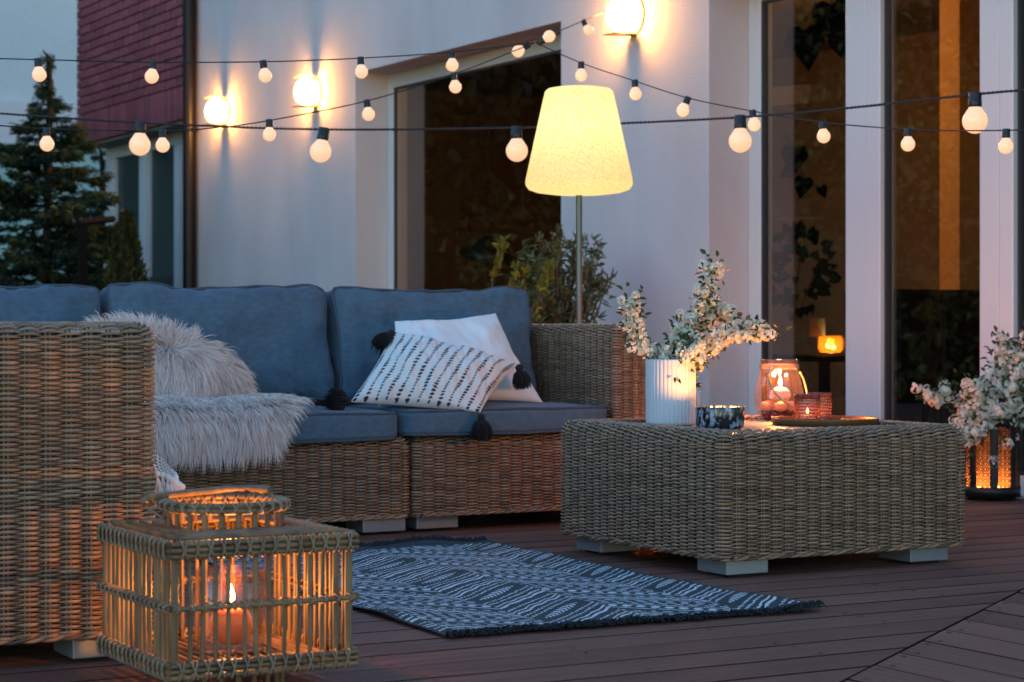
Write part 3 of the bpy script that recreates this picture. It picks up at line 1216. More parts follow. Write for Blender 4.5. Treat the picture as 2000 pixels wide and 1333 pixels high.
def tassel(root, p, d, L=.06, r=.024, n=150, head=.011, seed=0):
    """yarn tassel from p along direction d"""
    p, d = np.asarray(p, float), np.asarray(d, float)
    d = d / np.linalg.norm(d)
    a = np.cross(d, (0, 0, 1.0) if abs(d[2]) < .9 else (1.0, 0, 0))
    a /= np.linalg.norm(a)
    b = np.cross(d, a)
    m = MB()
    m.ball(p + d * head * .9, head, 8, 10)
    rr = np.random.default_rng(seed)
    for q in range(n):
        ph, k = rr.uniform(0, 2 * PI), math.sqrt(rr.uniform())
        o = (a * math.cos(ph) + b * math.sin(ph)) * k
        l = L * rr.uniform(.75, 1.05)
        pts = [p + d * head, p + d * (head + l * .3) + o * r * .8, p + d * (head + l * .7) + o * r * 1.1, p + d * (head + l) + o * r * rr.uniform(.8, 1.25) + np.array([0, 0, -.006 * rr.uniform()])]
        m.tube(pts, [.0016, .0018, .0016, .0008], 3, caps=False)
    return m.build('tassel', 'tassel', root, colors=False)


# plain white pillow leaning on the back cushion
wp = [on_y(738, 795, 6.10), on_y(1060, 787, 6.09), on_y(968, 612, 6.285), on_y(771, 628, 6.285)]
F, B, S, T, Nn = pillow_patch(*wp, .115, seed=11, pinch=.022, wr=.018)
mb = MB().grid(F)
mb.grid(B, flip=True)
root = thing('throw_pillow', 'plain white square pillow leaning behind the striped one', 'pillow', wp[0])
mb.build('cover', 'white_cloth', root, colors=False)

# black-and-white pillow
sp = [on_y(684, 786, 6.03), on_y(938, 806, 5.875), on_y(1012, 712, 6.02), on_y(766, 648, 6.17)]
F, B, S, T, Nn = pillow_patch(*sp, .12, n=190, seed=4, pinch=.012, wr=.020)
base_c = np.array((.66, .645, .63))
colr = np.tile(base_c, F.shape[:2] + (1,))
ink = np.array((.018, .020, .028))
wd, ht = .47, .40
sx, sy = S * wd, T * ht
ns = 13
for q in range(ns):
    xc = .012 + (wd - .024) * q / (ns - 1)
    yy = 0.006
    r0 = np.random.default_rng(100 + q)
    while yy < ht - .006:
        big = .5 + .5 * math.sin(yy * 38 + q * 1.7)
        ry = .0040 + .0024 * big
        rx = .0040 + .0042 * big
        wob = .0015 * math.sin(yy * 40 + q)
        dd = ((sx - xc - wob) / rx) ** 2 + ((sy - yy) / ry) ** 2
        colr[dd < 1] = ink
        yy += ry * 2 + .0036 * r0.uniform(.7, 1.4)
root = thing('throw_pillow', 'white pillow with black dotted stripes and black tassels at its corners', 'pillow', sp[0])
mb = MB().grid(F, colr.reshape(-1, 3))
mb.grid(B, np.tile(base_c, (B.shape[0] * B.shape[1], 1)), flip=True)
mb.build('cover', 'print_cloth', root)
tassel(root, np.array(sp[3]) + (0, -.01, .0), (-.55, -.15, -.55), .068, .036, 260, .016, 1)
tassel(root, np.array(sp[0]), (-.9, -.2, .12), .072, .036, 260, .014, 2)
tassel(root, np.array(sp[2]) + (0, -.005, 0), (.12, -.1, -1), .066, .028, 220, .014, 3)
tassel(root, np.array(sp[1]) + (0, -.006, -.004), (0, -.05, -1), .068, .032, 230, .013, 4)


# ------------------------------------------------------------------ fur throw
def fur(mb, pts, nrm, flow, length, width=.0010, seed=0, tone=1.0):
    """one tapering curved ribbon per point"""
    r = np.random.default_rng(seed)
    n = len(pts)
    L = length * r.uniform(.6, 1.25, n)[:, None]
    # neighbouring hairs lean together into locks
    lock = np.array([[mnoise.noise(Vector(p * 24 + 3)), mnoise.noise(Vector(p * 24 + 31)), mnoise.noise(Vector(p * 24 + 57))] for p in pts])
    fl = flow + lock * .62 + r.normal(0, .14, (n, 3))
    fl -= nrm * (fl * nrm).sum(1, keepdims=True) * .7
    fl /= np.linalg.norm(fl, axis=1, keepdims=True)
    p0 = pts
    p1 = p0 + nrm * L * .26 + fl * L * .30
    p2 = p0 + nrm * L * .36 + fl * L * .66 + np.array([0, 0, -.05]) * L
    p3 = p0 + nrm * L * .30 + fl * L * 1.0 + np.array([0, 0, -.16]) * L
    view = p0 - CAMP
    sd = np.cross(fl, r.normal(0, 1, (n, 3)) * .6 + nrm)
    sd /= np.linalg.norm(sd, axis=1, keepdims=True) + 1e-9
    w = width * r.uniform(.7, 1.3, (n, 1))
    P = np.stack([p0 - sd * w, p0 + sd * w, p1 - sd * w, p1 + sd * w, p2 - sd * w * .7, p2 + sd * w * .7, p3], 1)
    i = np.arange(n)[:, None] * 7
    quads = np.concatenate([i + [0, 1, 3, 2], i + [2, 3, 5, 4]])
    tris = i + [4, 5, 6]
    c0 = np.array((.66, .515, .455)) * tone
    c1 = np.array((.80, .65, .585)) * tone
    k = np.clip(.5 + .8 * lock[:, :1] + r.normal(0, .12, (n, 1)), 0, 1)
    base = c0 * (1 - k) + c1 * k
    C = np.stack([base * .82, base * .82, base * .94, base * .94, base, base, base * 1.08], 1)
    b = mb.n
    mb.add(P.reshape(-1, 3), quads, C.reshape(-1, 3))
    mb.F.append(tris + b)


throw = thing('fur_throw', 'shaggy pale pinkish-grey fur throw draped over the sofa', 'fur throw', (2.3, 6.1, .4))
hair = MB()
hide = MB()
# upper lobe against the back cushion: outline as (angle, radius) about a centre on the seat
cu, cv = 318, 778
angs = np.radians(np.linspace(-2, 184, 40))
rad_px = np.interp(np.degrees(angs), [-2, 15, 35, 55, 80, 105, 130, 150, 184], [158, 160, 148, 130, 124, 140, 178, 212, 240])
rr_ = np.linspace(0, 1, 14)
G = np.zeros((len(angs), len(rr_), 3))
for a, (an, rp) in enumerate(zip(angs, rad_px)):
    for b, r in enumerate(rr_):
        u, v = cu + math.cos(an) * rp * r, cv - math.sin(an) * rp * r * (1.0)
        v = min(v, 792)
        G[a, b] = on_y(u, v, 6.265 - .085 * (1 - r ** 2.4) + .0002 * (778 - v))
hide.grid(G)


def samples(G, n, seed):
    r = np.random.default_rng(seed)
    a, b = G.shape[0] - 1, G.shape[1] - 1
    d = np.linalg.norm(np.cross(G[1:, :-1] - G[:-1, :-1], G[:-1, 1:] - G[:-1, :-1]), axis=-1)
    q = r.choice(a * b, n, p=(d / d.sum()).ravel())
    i, j = q // b, q % b
    s, t = r.uniform(0, 1, (2, n, 1))
    P = G[i, j] * (1 - s) * (1 - t) + G[i + 1, j] * s * (1 - t) + G[i + 1, j + 1] * s * t + G[i, j + 1] * (1 - s) * t
    N = np.cross(G[i + 1, j] - G[i, j], G[i, j + 1] - G[i, j])
    N /= np.linalg.norm(N, axis=1, keepdims=True) + 1e-9
    sg = np.sign(((CAMP - P) * N).sum(1, keepdims=True))
    return P, N * sg, i / a, (j + t[:, 0]) / b


P, N, fa, fr = samples(G, 16000, 5)
out = P - on_y(cu, cv, 6.2)
out[:, 1] = 0
out /= np.linalg.norm(out, axis=1, keepdims=True) + 1e-9
k = np.clip((fr - .55) / .45, 0, 1)[:, None]
down = np.array([.25, -.1, -1.0])
swirl = np.column_stack([np.sin(P[:, 2] * 18 + P[:, 0] * 9), np.zeros(len(P)), np.cos(P[:, 0] * 21)])
flow = down * (1 - k) * .75 + out * k * 1.1 + swirl * .55 * (1 - k)
flow[fa < .32] = (flow + np.array([.1, -.3, -.8]))[fa < .32]
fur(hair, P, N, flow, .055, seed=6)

# seat part: from the lobe forward over the front edge and down
cols = np.linspace(0, 1, 34)
prof = [(6.28, .415), (6.18, .416), (6.08, .416), (5.99, .414), (5.92, .408), (5.885, .392), (5.872, .365), (5.868, .335), (5.868, .306)]
G2 = np.zeros((len(cols), len(prof), 3))
for b, (yy, zz) in enumerate(prof):
    ul = 250
    f_ = b / (len(prof) - 1)
    ur = np.interp(b, [0, 2, 3, 4, 5, 8], [500, 560, 578, 572, 562, 528])
    for a, s in enumerate(cols):
        u = ul + (ur - ul) * s
        lift = .012 * math.sin(s * 9) * (1 if b < 5 else .3)
        x = on_y(u, 780, yy)[0]
        G2[a, b] = (x, yy + (.004 * math.sin(s * 14) if b > 5 else 0), zz + lift * .5)
hide.grid(G2)
P, N, fa, fr = samples(G2, 20000, 8)
N[:, 2] = np.where(fr < .55, np.abs(N[:, 2]), N[:, 2])
hang = np.clip((fr - .45) / .2, 0, 1)[:, None]
flow = np.array([.35, -.9, .05]) * (1 - hang) + np.array([.06, -.12, -1.0]) * hang
edge = np.clip((fa - .82) / .18, 0, 1)[:, None]
flow = flow + np.array([.9, -.1, -.15]) * edge
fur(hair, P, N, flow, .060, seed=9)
# longer hair along the lower hem
q = np.where(fr > .86)[0]
fur(hair, P[q], N[q], np.tile(np.array([.05, -.05, -1.0]), (len(q), 1)), .070, seed=10)
hide.build('hide', 'hide', throw, colors=False)
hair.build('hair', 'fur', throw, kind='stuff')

# ------------------------------------------------------------------ fringed blanket on the hidden seat
blk = thing('fringed_blanket', 'white blanket with dark grid and thick fringe hanging beside the near woven arm', 'blanket', (1.45, 4.3, .3))
nb = 60
yb_ = np.linspace(4.03, 4.50, nb)
profb = [(.85, .402), (1.15, .404), (1.38, .405), (1.445, .402), (1.480, .390), (1.497, .376), (1.508, .362), (1.518, .352)]
# dense profile
pb = spline([(a, 0, b) for a, b in profb], 60)
Gb = np.zeros((nb, 60, 3))
for a, yy in enumerate(yb_):
    for b in range(60):
        k = b / 59
        fl_a = max(0, 16 - a)                                 # the near end folds down over the cushion's side
        yq = yy if a >= 16 else yb_[16] - .012 * (1 - (1 - fl_a / 16) ** 2)
        Gb[a, b] = (pb[b, 0] + .010 * math.sin(yy * 21 + 1) * k + .0012 * fl_a * k, yq + .01 * k * math.sin(yy * 11), pb[b, 2] + .004 * math.sin(yy * 30) * k - (.0026 * fl_a + .0010 * max(0, fl_a - 3)) * (1 - .45 * k))
cb = np.tile(np.array((.62, .60, .585)), (nb, 60, 1))
ia, ib = np.meshgrid(np.arange(nb), np.arange(60), indexing='ij')
cb[((ia % 3) > 0) & ((ib % 3) > 0)] = (.03, .033, .045)
MB().grid(Gb, cb.reshape(-1, 3)).build('cloth', 'print_cloth', blk)
edge_pts = [Gb[int(q), 59] for q in np.linspace(0, nb - 1, 17)] + [Gb[0, int(q)] for q in np.linspace(30, 56, 8)]
for p in edge_pts:
    m = MB()
    m.ball(p + (0, 0, -.004), .007, 6, 8)
    for z in range(34):
        o = np.array([random.uniform(-1, 1) * .009, random.uniform(-1, 1) * .012, 0])
        l = random.uniform(.055, .078)
        m.tube([p + (0, 0, -.006), p + o * .8 + (0.002, 0, -.03), p + o * 1.2 + (.004, 0, -l)], [.0014, .0016, .0010], 3, caps=False)
    m.build('tassel', 'white_cloth', blk, colors=False)

# ------------------------------------------------------------------ rug
RW, RL = .955, 1.70
RX, RY = 2.022, 3.900
RROT = math.radians(1.6)
nx, ny = 300, 480
xs, ys = np.linspace(0, RW, nx), np.linspace(0, RL, ny)
XX, YY = np.meshgrid(xs, ys, indexing='ij')
dark, dark2, ink = np.array((.026, .036, .044)), np.array((.040, .041, .042)), np.array((.64, .65, .67))
nzv = np.sin(XX * 5 + 1) * np.sin(YY * 4) * .5 + .5
RC = dark * (1 - nzv[..., None]) + dark2 * nzv[..., None]
half = .245
ph = ((XX - .295) / half)
side = (np.floor(ph) % 2)                  # 0: rising, 1: falling
tri = np.where(side == 0, ph % 1, 1 - ph % 1)
w = YY - tri * half + .02
along = tri * half * 1.414                 # distance along the slanted band from the valley
per = .33
band = np.floor(w / per)
wm = (w % per) * .707                      # metres across the band, 0 .. .233
hsh = lambda a: (np.sin(a * 12.9898 + 1.3) * 43758.5453) % 1.0


def line(c, hw, wob=.0015):
    return np.abs(wm - c - wob * np.sin(along * 60 + band * 3 + side)) < hw


def dashes(c, hw, step, ln, seed=0.0):
    k = along / step + hsh(band + seed) 
    f = ((k % 1) - .5) * step
    j = hsh(np.floor(k) * 3.1 + band * 7 + seed)
    return (np.abs(f / (ln / 2 * (.75 + .4 * j))) ** 2.5 + np.abs((wm - c - .003 * (j - .5)) / hw) ** 2.5) < 1


def slant(c, hw, step, ln, sh):
    k = (along + sh * (wm - c)) / step
    f = ((k % 1) - .5) * step
    return ((f / (ln / 2)) ** 2 + ((wm - c) / hw) ** 2) < 1


def feather(c, hw, a0, a1, sh):
    x_ = np.clip((along - a0) / (a1 - a0), 0, 1)
    env = hw * np.sin(x_ * PI) ** .6
    st = ((along + sh * np.abs(wm - c)) / .0240 % 1) < .52
    return (np.abs(wm - c) < env) & st


fall = side == 1
A = line(.008, .0030) | slant(.034, .0130, .034, .023, .8) | line(.060, .0028)
A |= dashes(.080, .0048, .036, .022) | dashes(.099, .0046, .034, .020, 3) | dashes(.118, .0046, .037, .022, 5) | line(.138, .0030)
A |= slant(.164, .0130, .033, .022, -.8) | line(.190, .0028) | dashes(.210, .0046, .036, .021, 7)
Bp = line(.010, .0046, .002) | line(.027, .0030, .002) | dashes(.049, .0040, .021, .015, 2) | dashes(.068, .0038, .021, .0145, 4)
Bp |= feather(.104, .0145, .04, .30, .9)
Bp |= dashes(.138, .0040, .021, .015, 6) | dashes(.157, .0038, .021, .0145, 8) | line(.178, .0038, .003) | line(.193, .0026, .003) | dashes(.213, .0040, .021, .015, 10)
pr = np.where(fall, A, Bp)
brd = (XX < .012) | (XX > RW - .012) | (YY < .05) | (YY > RL - .06)
pr = np.where(brd, False, pr)
worn = hsh(np.floor(XX * 330) + np.floor(YY * 310) * 17.0) < .05
RC[(pr > 0) & ~worn] = ink
ZZ = .0055 + .0022 * np.sin(XX * 7 + 2) * np.sin(YY * 6) + .0015 * np.sin(YY * 17 + XX * 5)
ZZ += .010 * np.exp(-(((XX - RW) / .09) ** 2)) * np.exp(-(((YY - .02) / .22) ** 2))
ZZ += .009 * np.exp(-(((XX - .02) / .05) ** 2)) * np.exp(-(((YY - .33) / .10) ** 2))
ZZ += .012 * np.exp(-(((YY - RL) / .05) ** 2)) * (.5 + .5 * np.sin(XX * 19))
cr, sr = math.cos(RROT), math.sin(RROT)


def rugp(x, y, z):
    # the far end of the rug has slid a little to the right
    return np.stack([RX + x * cr + y * .032, RY + y - x * .045, z], -1)


rug = thing('rug', 'dark grey-blue flat rug with white printed zigzag leaf pattern and black fringe', 'rug', (RX, RY, 0))
RGm = MB().grid(rugp(XX, YY, ZZ), RC.reshape(-1, 3))
RGm.build('rug_cloth', 'rug', rug)
MB().grid(rugp(XX[::6, ::6], YY[::6, ::6], np.maximum(ZZ[::6, ::6] - .004, .0012)), flip=True).build('backing', 'rug_under', rug, colors=False)
for end in (0, 1):
    m = MB()
    r0 = np.random.default_rng(50 + end)
    for x in np.arange(.002, RW, .0042):
        zr = float(np.interp(x, xs, ZZ[:, 0 if end == 0 else -1]))
        yy = 0 if end == 0 else RL
        sg = -1 if end == 0 else 1
        for q in range(3):
            dx = r0.normal(0, .010)
            l = r0.uniform(.012, .026) + .014 * (.5 + .5 * math.sin(x * 70 + 3 * math.sin(x * 23)))
            p0 = rugp(np.array(x), np.array(yy), np.array(zr))
            p1 = p0 + (dx * .4, sg * l * .4, .004 + .008 * r0.uniform())
            p2 = p0 + (dx, sg * l, max(.003, .004 + .007 * r0.normal()) - zr * .5)
            p2[2] = max(p2[2], .002)
            m.tube([p0, p1, p2], [.0016, .0019, .0012], 4, caps=False)
    m.build('fringe', 'fringe', rug, kind='stuff', colors=False)


# ------------------------------------------------------------------ cane lantern on the deck
LX0, LX1, LY0, LY1, LZ0, LZ1 = 1.240, 1.586, 3.415, 3.800, .045, .288
lan = thing('cane_lantern', 'square bamboo cane lantern with a lit orange candle in a glass', 'lantern', (1.41, 3.63, 0))


def cane(parent, p0, p1, r, name='cane', nodes=1, bend=.002, n=8):
    p0, p1 = np.asarray(p0, float), np.asarray(p1, float)
    k = 12
    t = np.linspace(0, 1, k)[:, None]
    pts = p0 + (p1 - p0) * t
    pts = pts + np.sin(t * PI) * np.array([random.uniform(-bend, bend) for _ in range(3)])
    rad = np.full(k, r) * random.uniform(.88, 1.12)
    for _ in range(nodes):
        rad[random.randrange(2, k - 2)] *= 1.16
    return MB().tube(pts, rad, n).build(name, 'cane', parent, colors=False)


def lash_mesh(name, span, r, cross=True):
    """two crossing turns of split rattan around a bundle of canes: bundle runs along x, span = half height, r = half depth"""
    m = MB()
    for sg in ((1, -1) if cross else (1,)):
        a = np.linspace(0, 2 * PI, 17)[:-1]
        pts = np.stack([sg * .0055 * np.sin(a), -(r + .001) * np.cos(a), (span + .0015) * np.sin(a)], -1)
        # squared off loop
        pts[:, 1] = np.sign(pts[:, 1]) * np.minimum(np.abs(pts[:, 1]) * 1.35, r + .0012)
        m.tube(pts, .0017, 5, closed=True)
    me = m.mesh(name, True, False)
    me.materials.append(M['lash'])
    return me


LM_big, LM_small = lash_mesh('lashing_wide', .0155, .0062), lash_mesh('lashing_small', .0055, .0085)


def put_lash(me, p, rz, s=1.0):
    o = link('lashing', me, lan)
    o.location = p
    o.rotation_euler = (0, random.uniform(-.12, .12), rz)
    o.scale = (random.uniform(.8, 1.15), s, s)


sides = [((LX0, LY0), (LX1, LY0), 0), ((LX1, LY0), (LX1, LY1), PI / 2), ((LX1, LY1), (LX0, LY1), PI), ((LX0, LY1), (LX0, LY0), -PI / 2)]
zm = .1705
for (a, b, rz) in sides:
    a3, b3 = np.array([*a, 0.]), np.array([*b, 0.])
    d = (b3 - a3) / np.linalg.norm(b3 - a3)
    nrm_ = np.array([d[1], -d[0], 0])
    L = np.linalg.norm(b3 - a3)
    for z in (LZ1 - .006, LZ1 - .0165, LZ1 - .027):
        cane(lan, a3 + nrm_ * .004 + d * (-.004) + (0, 0, z), b3 + nrm_ * .004 + d * .004 + (0, 0, z), .0050, 'rim_cane', 2, .001)
    for z in (LZ0 + .006, LZ0 + .0165, LZ0 + .0265):
        cane(lan, a3 + nrm_ * .004 + d * (-.004) + (0, 0, z), b3 + nrm_ * .004 + d * .004 + (0, 0, z), .0050, 'rim_cane', 2, .001)
    cane(lan, a3 + nrm_ * .006 + (0, 0, zm), b3 + nrm_ * .006 + (0, 0, zm), .0048, 'middle_rail', 1, .001)
    ns = 14 if L < .38 else 16
    for q in range(ns):
        f = (q + .35) / (ns - .3)
        c = a3 + d * (L * f + random.uniform(-.003, .003)) - nrm_ * .0065
        cane(lan, c + (0, 0, LZ0 + .008), c + d * random.uniform(-.003, .003) + (0, 0, LZ1 - .008), .0043 if q else .0062, 'upright', 2, .0018)
        if q < ns:
            put_lash(LM_big, a3 + d * L * (q + .8) / (ns + .3) + nrm_ * .004 + (0, 0, LZ1 - .0165), rz)
            put_lash(LM_big, a3 + d * L * (q + .6) / (ns + .3) + nrm_ * .004 + (0, 0, LZ0 + .0165), rz)
            put_lash(LM_small, a3 + d * L * f + nrm_ * .002 + (0, 0, zm), rz)
# top: nested frames of canes round the opening
for q in range(1, 5):
    o = .019 * q
    for (xa, ya, xb, yb) in ((LX0 + o, LY0 + o, LX1 - o, LY0 + o), (LX0 + o, LY1 - o, LX1 - o, LY1 - o), (LX0 + o, LY0 + o, LX0 + o, LY1 - o), (LX1 - o, LY0 + o, LX1 - o, LY1 - o)):
        cane(lan, (xa, ya, LZ1 + .001 + .0008 * q), (xb, yb, LZ1 + .001 + .0008 * q), .0048, 'top_cane', 1, .0012)
# floor of canes
for q in range(17):
    x = LX0 + .02 + (LX1 - LX0 - .04) * q / 16
    cane(lan, (x, LY0 + .012, LZ0 + .012), (x, LY1 - .012, LZ0 + .012), .0055, 'floor_cane', 1, .001)
LCX, LCY = (LX0 + LX1) / 2 - .002, (LY0 + LY1) / 2 + .0


def collar(z0, z1, rx, ry, hoop=True):
    for q in range(22):
        a = 2 * PI * q / 22
        p = np.array([LCX + rx * math.cos(a), LCY + ry * math.sin(a), 0])
        cane(lan, p + (0, 0, z0), p + (0, 0, z1), .0058, 'collar_cane', 0, .0005, 7)
    a = np.linspace(0, 2 * PI, 48, endpoint=False)
    for dz, rr in ((-.003, 1.035), (.006, 1.0)) if hoop else ((.0, 1.0),):
        MB().tube(np.stack([LCX + rx * rr * np.cos(a), LCY + ry * rr * np.sin(a), np.full(48, z1 + dz)], -1), .0058, 8, closed=True).build('hoop', 'cane', lan, colors=False)
    if hoop:
        for q in range(30):
            a = 2 * PI * (q + .5) / 30
            put_lash(LM_small, (LCX + rx * 1.02 * math.cos(a), LCY + ry * 1.02 * math.sin(a), z1 + .002), a + PI / 2, 1.25)


collar(LZ1 + .002, LZ1 + .042, .106, .112)
collar(.001, LZ0 + .002, .106, .112, False)
hz = LZ1 + .058
hp = spline([(LCX - .150, LCY + .02, hz - .004), (LCX - .10, LCY + .058, hz), (LCX, LCY + .10, hz + .002), (LCX + .07, LCY + .085, hz + .006), (LCX + .105, LCY + .03, hz + .004)], 26)
MB().tube(hp, np.interp(np.arange(26), [0, 2, 5, 20, 25], [.006, .0095, .007, .0065, .009]), 8).build('handle', 'cane', lan, colors=False)
for sx, hk in ((-1, hp[3]), (1, hp[-2])):
    e = np.array([LCX + sx * .106, LCY + .01, LZ1 + .036])
    MB().tube(spline([hk, hk + (sx * .012, -.012, -.012), e + (sx * .014, -.01, -.012), e + (0, 0, -.012)], 14), .0026, 6).build('hook', 'lash', lan, colors=False)

glass = thing('candle_glass', 'clear glass cylinder inside the bamboo lantern', 'glass', (LCX, LCY, LZ0 + .018))
gz = LZ0 + .0185
prof = [(0, gz), (.060, gz), (.066, gz + .006), (.066, gz + .148), (.064, gz + .150), (.0625, gz + .148), (.0625, gz + .008), (0, gz + .005)]
MB().lathe([(r, z) for r, z in prof], (LCX + .010, LCY - .01, 0), 40).build('glass_wall', 'clear', glass, colors=False)
cd = thing('candle', 'round orange candle burning inside the bamboo lantern', 'candle', (LCX, LCY, gz + .006))
cp = (LCX + .010, LCY - .01, gz + .0405 + .006)
m = MB()
th = np.linspace(0, PI, 22)
prof = [(max(.0, .040 * math.sin(t)), -.040 * math.cos(t)) for t in th]
prof = [(r, z) for r, z in prof if z < .036] + [(.014, .036), (.010, .034), (0, .033)]
m.lathe(prof, cp, 28)
m.build('wax', 'wax_orange', cd, colors=False)
flame(cd, np.array(cp) + (0, 0, .036), .034, 2.0, .0070)


# ------------------------------------------------------------------ things on the coffee table
def ground_at(u, depth, z):
    p = at(u, YH, depth)
    return np.array([p[0], p[1], z])


# white fluted vase
vc = ground_at(1310, 5.98, TT)
nv = 220
a = np.linspace(0, 2 * PI, nv, endpoint=False)
fl = 1 + .036 * np.abs(np.sin(a * 19)) ** .7
prof = [(0, .001), (.064, .001), (.068, .004), (.0690, .012), (.0700, .10), (.0695, .186), (.0690, .1905), (.0660, .191), (.0640, .187), (.063, .03), (0, .03)]
P = np.array([[(r * (fl[q] if (1 < k < 7) else 1) * math.cos(a[q]), r * (fl[q] if (1 < k < 7) else 1) * math.sin(a[q]), z) for q in range(nv)] for k, (r, z) in enumerate(prof)]) + vc
vase = tag(MB().grid(P, close_v=True, flip=True).build('vase', 'ceramic', colors=False), 'white fluted cylinder vase holding blossom on the coffee table', 'vase')
# mottled bowl
bc = ground_at(1406, 5.75, TT)
prof = [(0, .001), (.058, .001), (.064, .005), (.0675, .014), (.0690, .060), (.0680, .0630), (.0660, .0625), (.0645, .056), (.062, .012), (0, .010)]
tag(MB().lathe(prof, bc, 48).build('bowl', 'mottle', colors=False), 'low round bowl with black and grey mottled glaze on the coffee table', 'bowl')
bowl_candle = thing('candle', 'candle hidden inside the mottled bowl, its light on the blossom above', 'candle', bc)
MB().lathe([(0, .0115), (.024, .0115), (.025, .036), (.022, .038), (0, .037)], bc, 20).build('wax', 'wax_white', bowl_candle, colors=False)
flame(bowl_candle, bc + (0, 0, .038), .018, 1.8, .004)
# slim bottle behind the vase
sb = ground_at(1364, 6.30, TT)
sbt = thing('slim_bottle', 'slim clear bottle with a dark cap standing behind the vase', 'bottle', sb)
MB().lathe([(0, .001), (.009, .001), (.0095, .004), (.0095, .095), (.008, .1), (0, .101)], sb, 16).build('glass_body', 'clear', sbt, colors=False)
MB().lathe([(.0, .1012), (.0092, .1012), (.0092, .113), (.0, .114)], sb, 16).build('cap', 'black', sbt, colors=False)
# brass tray
tcn = ground_at(1611, 6.02, TT)
prof = [(0, .001), (.147, .001), (.152, .004), (.1545, .018), (.1545, .0205), (.1530, .0205), (.1515, .018), (.1490, .0055), (0, .0050)]
tag(MB().lathe(prof, tcn, 72).build('tray', 'brass', colors=False), 'round brass tray under the two small tumblers', 'tray')
TRZ = TT + .0055


def tumbler(u, depth, label):
    c = ground_at(u, depth, TRZ)
    t = thing('tumbler', label, 'candle holder', c, 'hobnail candle tumblers on the tray')
    n, mrow = 26, 9
    nv, nz = n * 4, mrow * 4
    a = np.linspace(0, 2 * PI, nv, endpoint=False)
    zz = np.linspace(0, .080, nz)
    A, Z = np.meshgrid(a, zz)
    off = (np.floor(Z / .080 * mrow) % 2) * PI / n
    bumpv = np.abs(np.sin(A * n / 2 + off)) * np.abs(np.sin(Z / .080 * mrow * PI))
    R = .0365 + .0026 * bumpv
    R = np.where(Z > .066, .0365 + .0012 * np.abs(np.sin(A * n / 2)), R)
    P = np.stack([R * np.cos(A), R * np.sin(A), Z + .002], -1)
    m = MB().grid(P + c, np.repeat((.10 + .85 * np.clip(bumpv * 1.5 - .15, 0, 1)).reshape(-1, 1), 3, 1), close_v=True, flip=True)
    m.lathe([(.0378, .0815), (.037, .084), (.0345, .083), (.0340, .012), (0, .010)], c, 48, c=np.array((.06, .06, .06)))
    m.lathe([(0, .001), (.036, .001), (.037, .003)], c, 48, c=np.array((.5, .5, .5)))
    m.build('glass_wall', 'tumbler', t, colors=True)
    MB().lathe([(0, .0105), (.019, .0105), (.019, .022), (.017, .0235), (0, .023)], c, 20).build('tea_light', 'wax_white', t, colors=False)
    flame(t, c + (0, 0, .0235), .018, .16, .0045)


tumbler(1577, 5.98, 'small amber hobnail glass tumbler, front one on the brass tray')
tumbler(1599, 6.13, 'small amber hobnail glass tumbler, behind the other on the tray')

# big glass jar with rope handle
jc = ground_at(1522, 6.28, TT)
jar = thing('glass_jar', 'rounded pinkish glass jar with a rope handle, lit by a candle inside', 'jar', jc)
zs = np.array([0, .003, .02, .05, .085, .12, .145, .156, .166, .174, .182, .1835, .181])
rs = np.array([.036, .044, .064, .0775, .0755, .067, .0600, .0565, .0555, .0560, .0585, .0575, .056])
zi = np.linspace(0, len(zs) - 1, 60)
zz, rr = np.interp(zi, np.arange(len(zs)), zs), np.interp(zi, np.arange(len(rs)), rs)
rr = np.convolve(np.pad(rr, 3, mode='edge'), np.ones(7) / 7, 'valid')
nv = 120
a = np.linspace(0, 2 * PI, nv, endpoint=False)
rib = np.clip(np.minimum(zz / .02, (.150 - zz) / .02), 0, 1)
P = np.array([[(r * (1 - .035 * rb * abs(math.sin(q * 7)) ** 2) * math.cos(q), r * (1 - .035 * rb * abs(math.sin(q * 7)) ** 2) * math.sin(q), z + .0008) for q in a] for z, r, rb in zip(zz, rr, rib)]) + jc
m = MB().grid(P, close_v=True, flip=True)
m.lathe([(0, .0008), (.037, .0008)], jc, 40)
m.build('glass_wall', 'jar', jar, colors=False)
for q in range(4):
    an = np.linspace(0, 2 * PI, 40, endpoint=False)
    MB().tube(np.stack([jc[0] + .0585 * np.cos(an), jc[1] + .0585 * np.sin(an), np.full(40, jc[2] + .1565 + q * .0042)], -1), .0022, 6, closed=True).build('rope_wrap', 'rope', jar, colors=False)
h0 = at(1505, 721, 6.225)
hp = spline([h0, at(1501, 738, 6.20), at(1512, 765, 6.185), at(1530, 784, 6.19), at(1550, 795, 6.205), at(1572, 795, 6.26), at(1576, 770, 6.34), at(1570, 742, 6.345), at(1563, 728, 6.32)], 60)
m = MB()
cum = np.linspace(0, 60, 60)
for st in range(3):
    phs = cum * 1.6 + st * 2 * PI / 3
    off = np.stack([np.cos(phs), np.zeros(60), np.sin(phs)], -1) * .0019
    m.tube(hp + off, .0021, 5)
m.build('rope_handle', 'rope', jar, colors=False)
MB().tube([h0 + (.002, 0, .008), h0 + (-.001, 0, -.006)], .0042, 10).build('ferrule', 'steel', jar, colors=False)
cj = thing('candle', 'round pink candle burning inside the glass jar', 'candle', jc + (0, 0, .05))
MB().ball(jc + (.004, 0, .078), .032, 14, 20, sq=(1, 1, .72)).build('wax', 'wax_pink', cj, colors=False)
flame(cj, jc + (.004, 0, .101), .030, 3.5, .006)
m = MB()
for q in range(60):
    a, r = random.uniform(0, 2 * PI), math.sqrt(random.uniform(0, 1)) * .052
    m.ball(jc + (r * math.cos(a), r * math.sin(a), .010 + random.uniform(0, .036) * (1.1 - r / .06)), random.uniform(.008, .013), 6, 8, sq=(1, 1, .7))
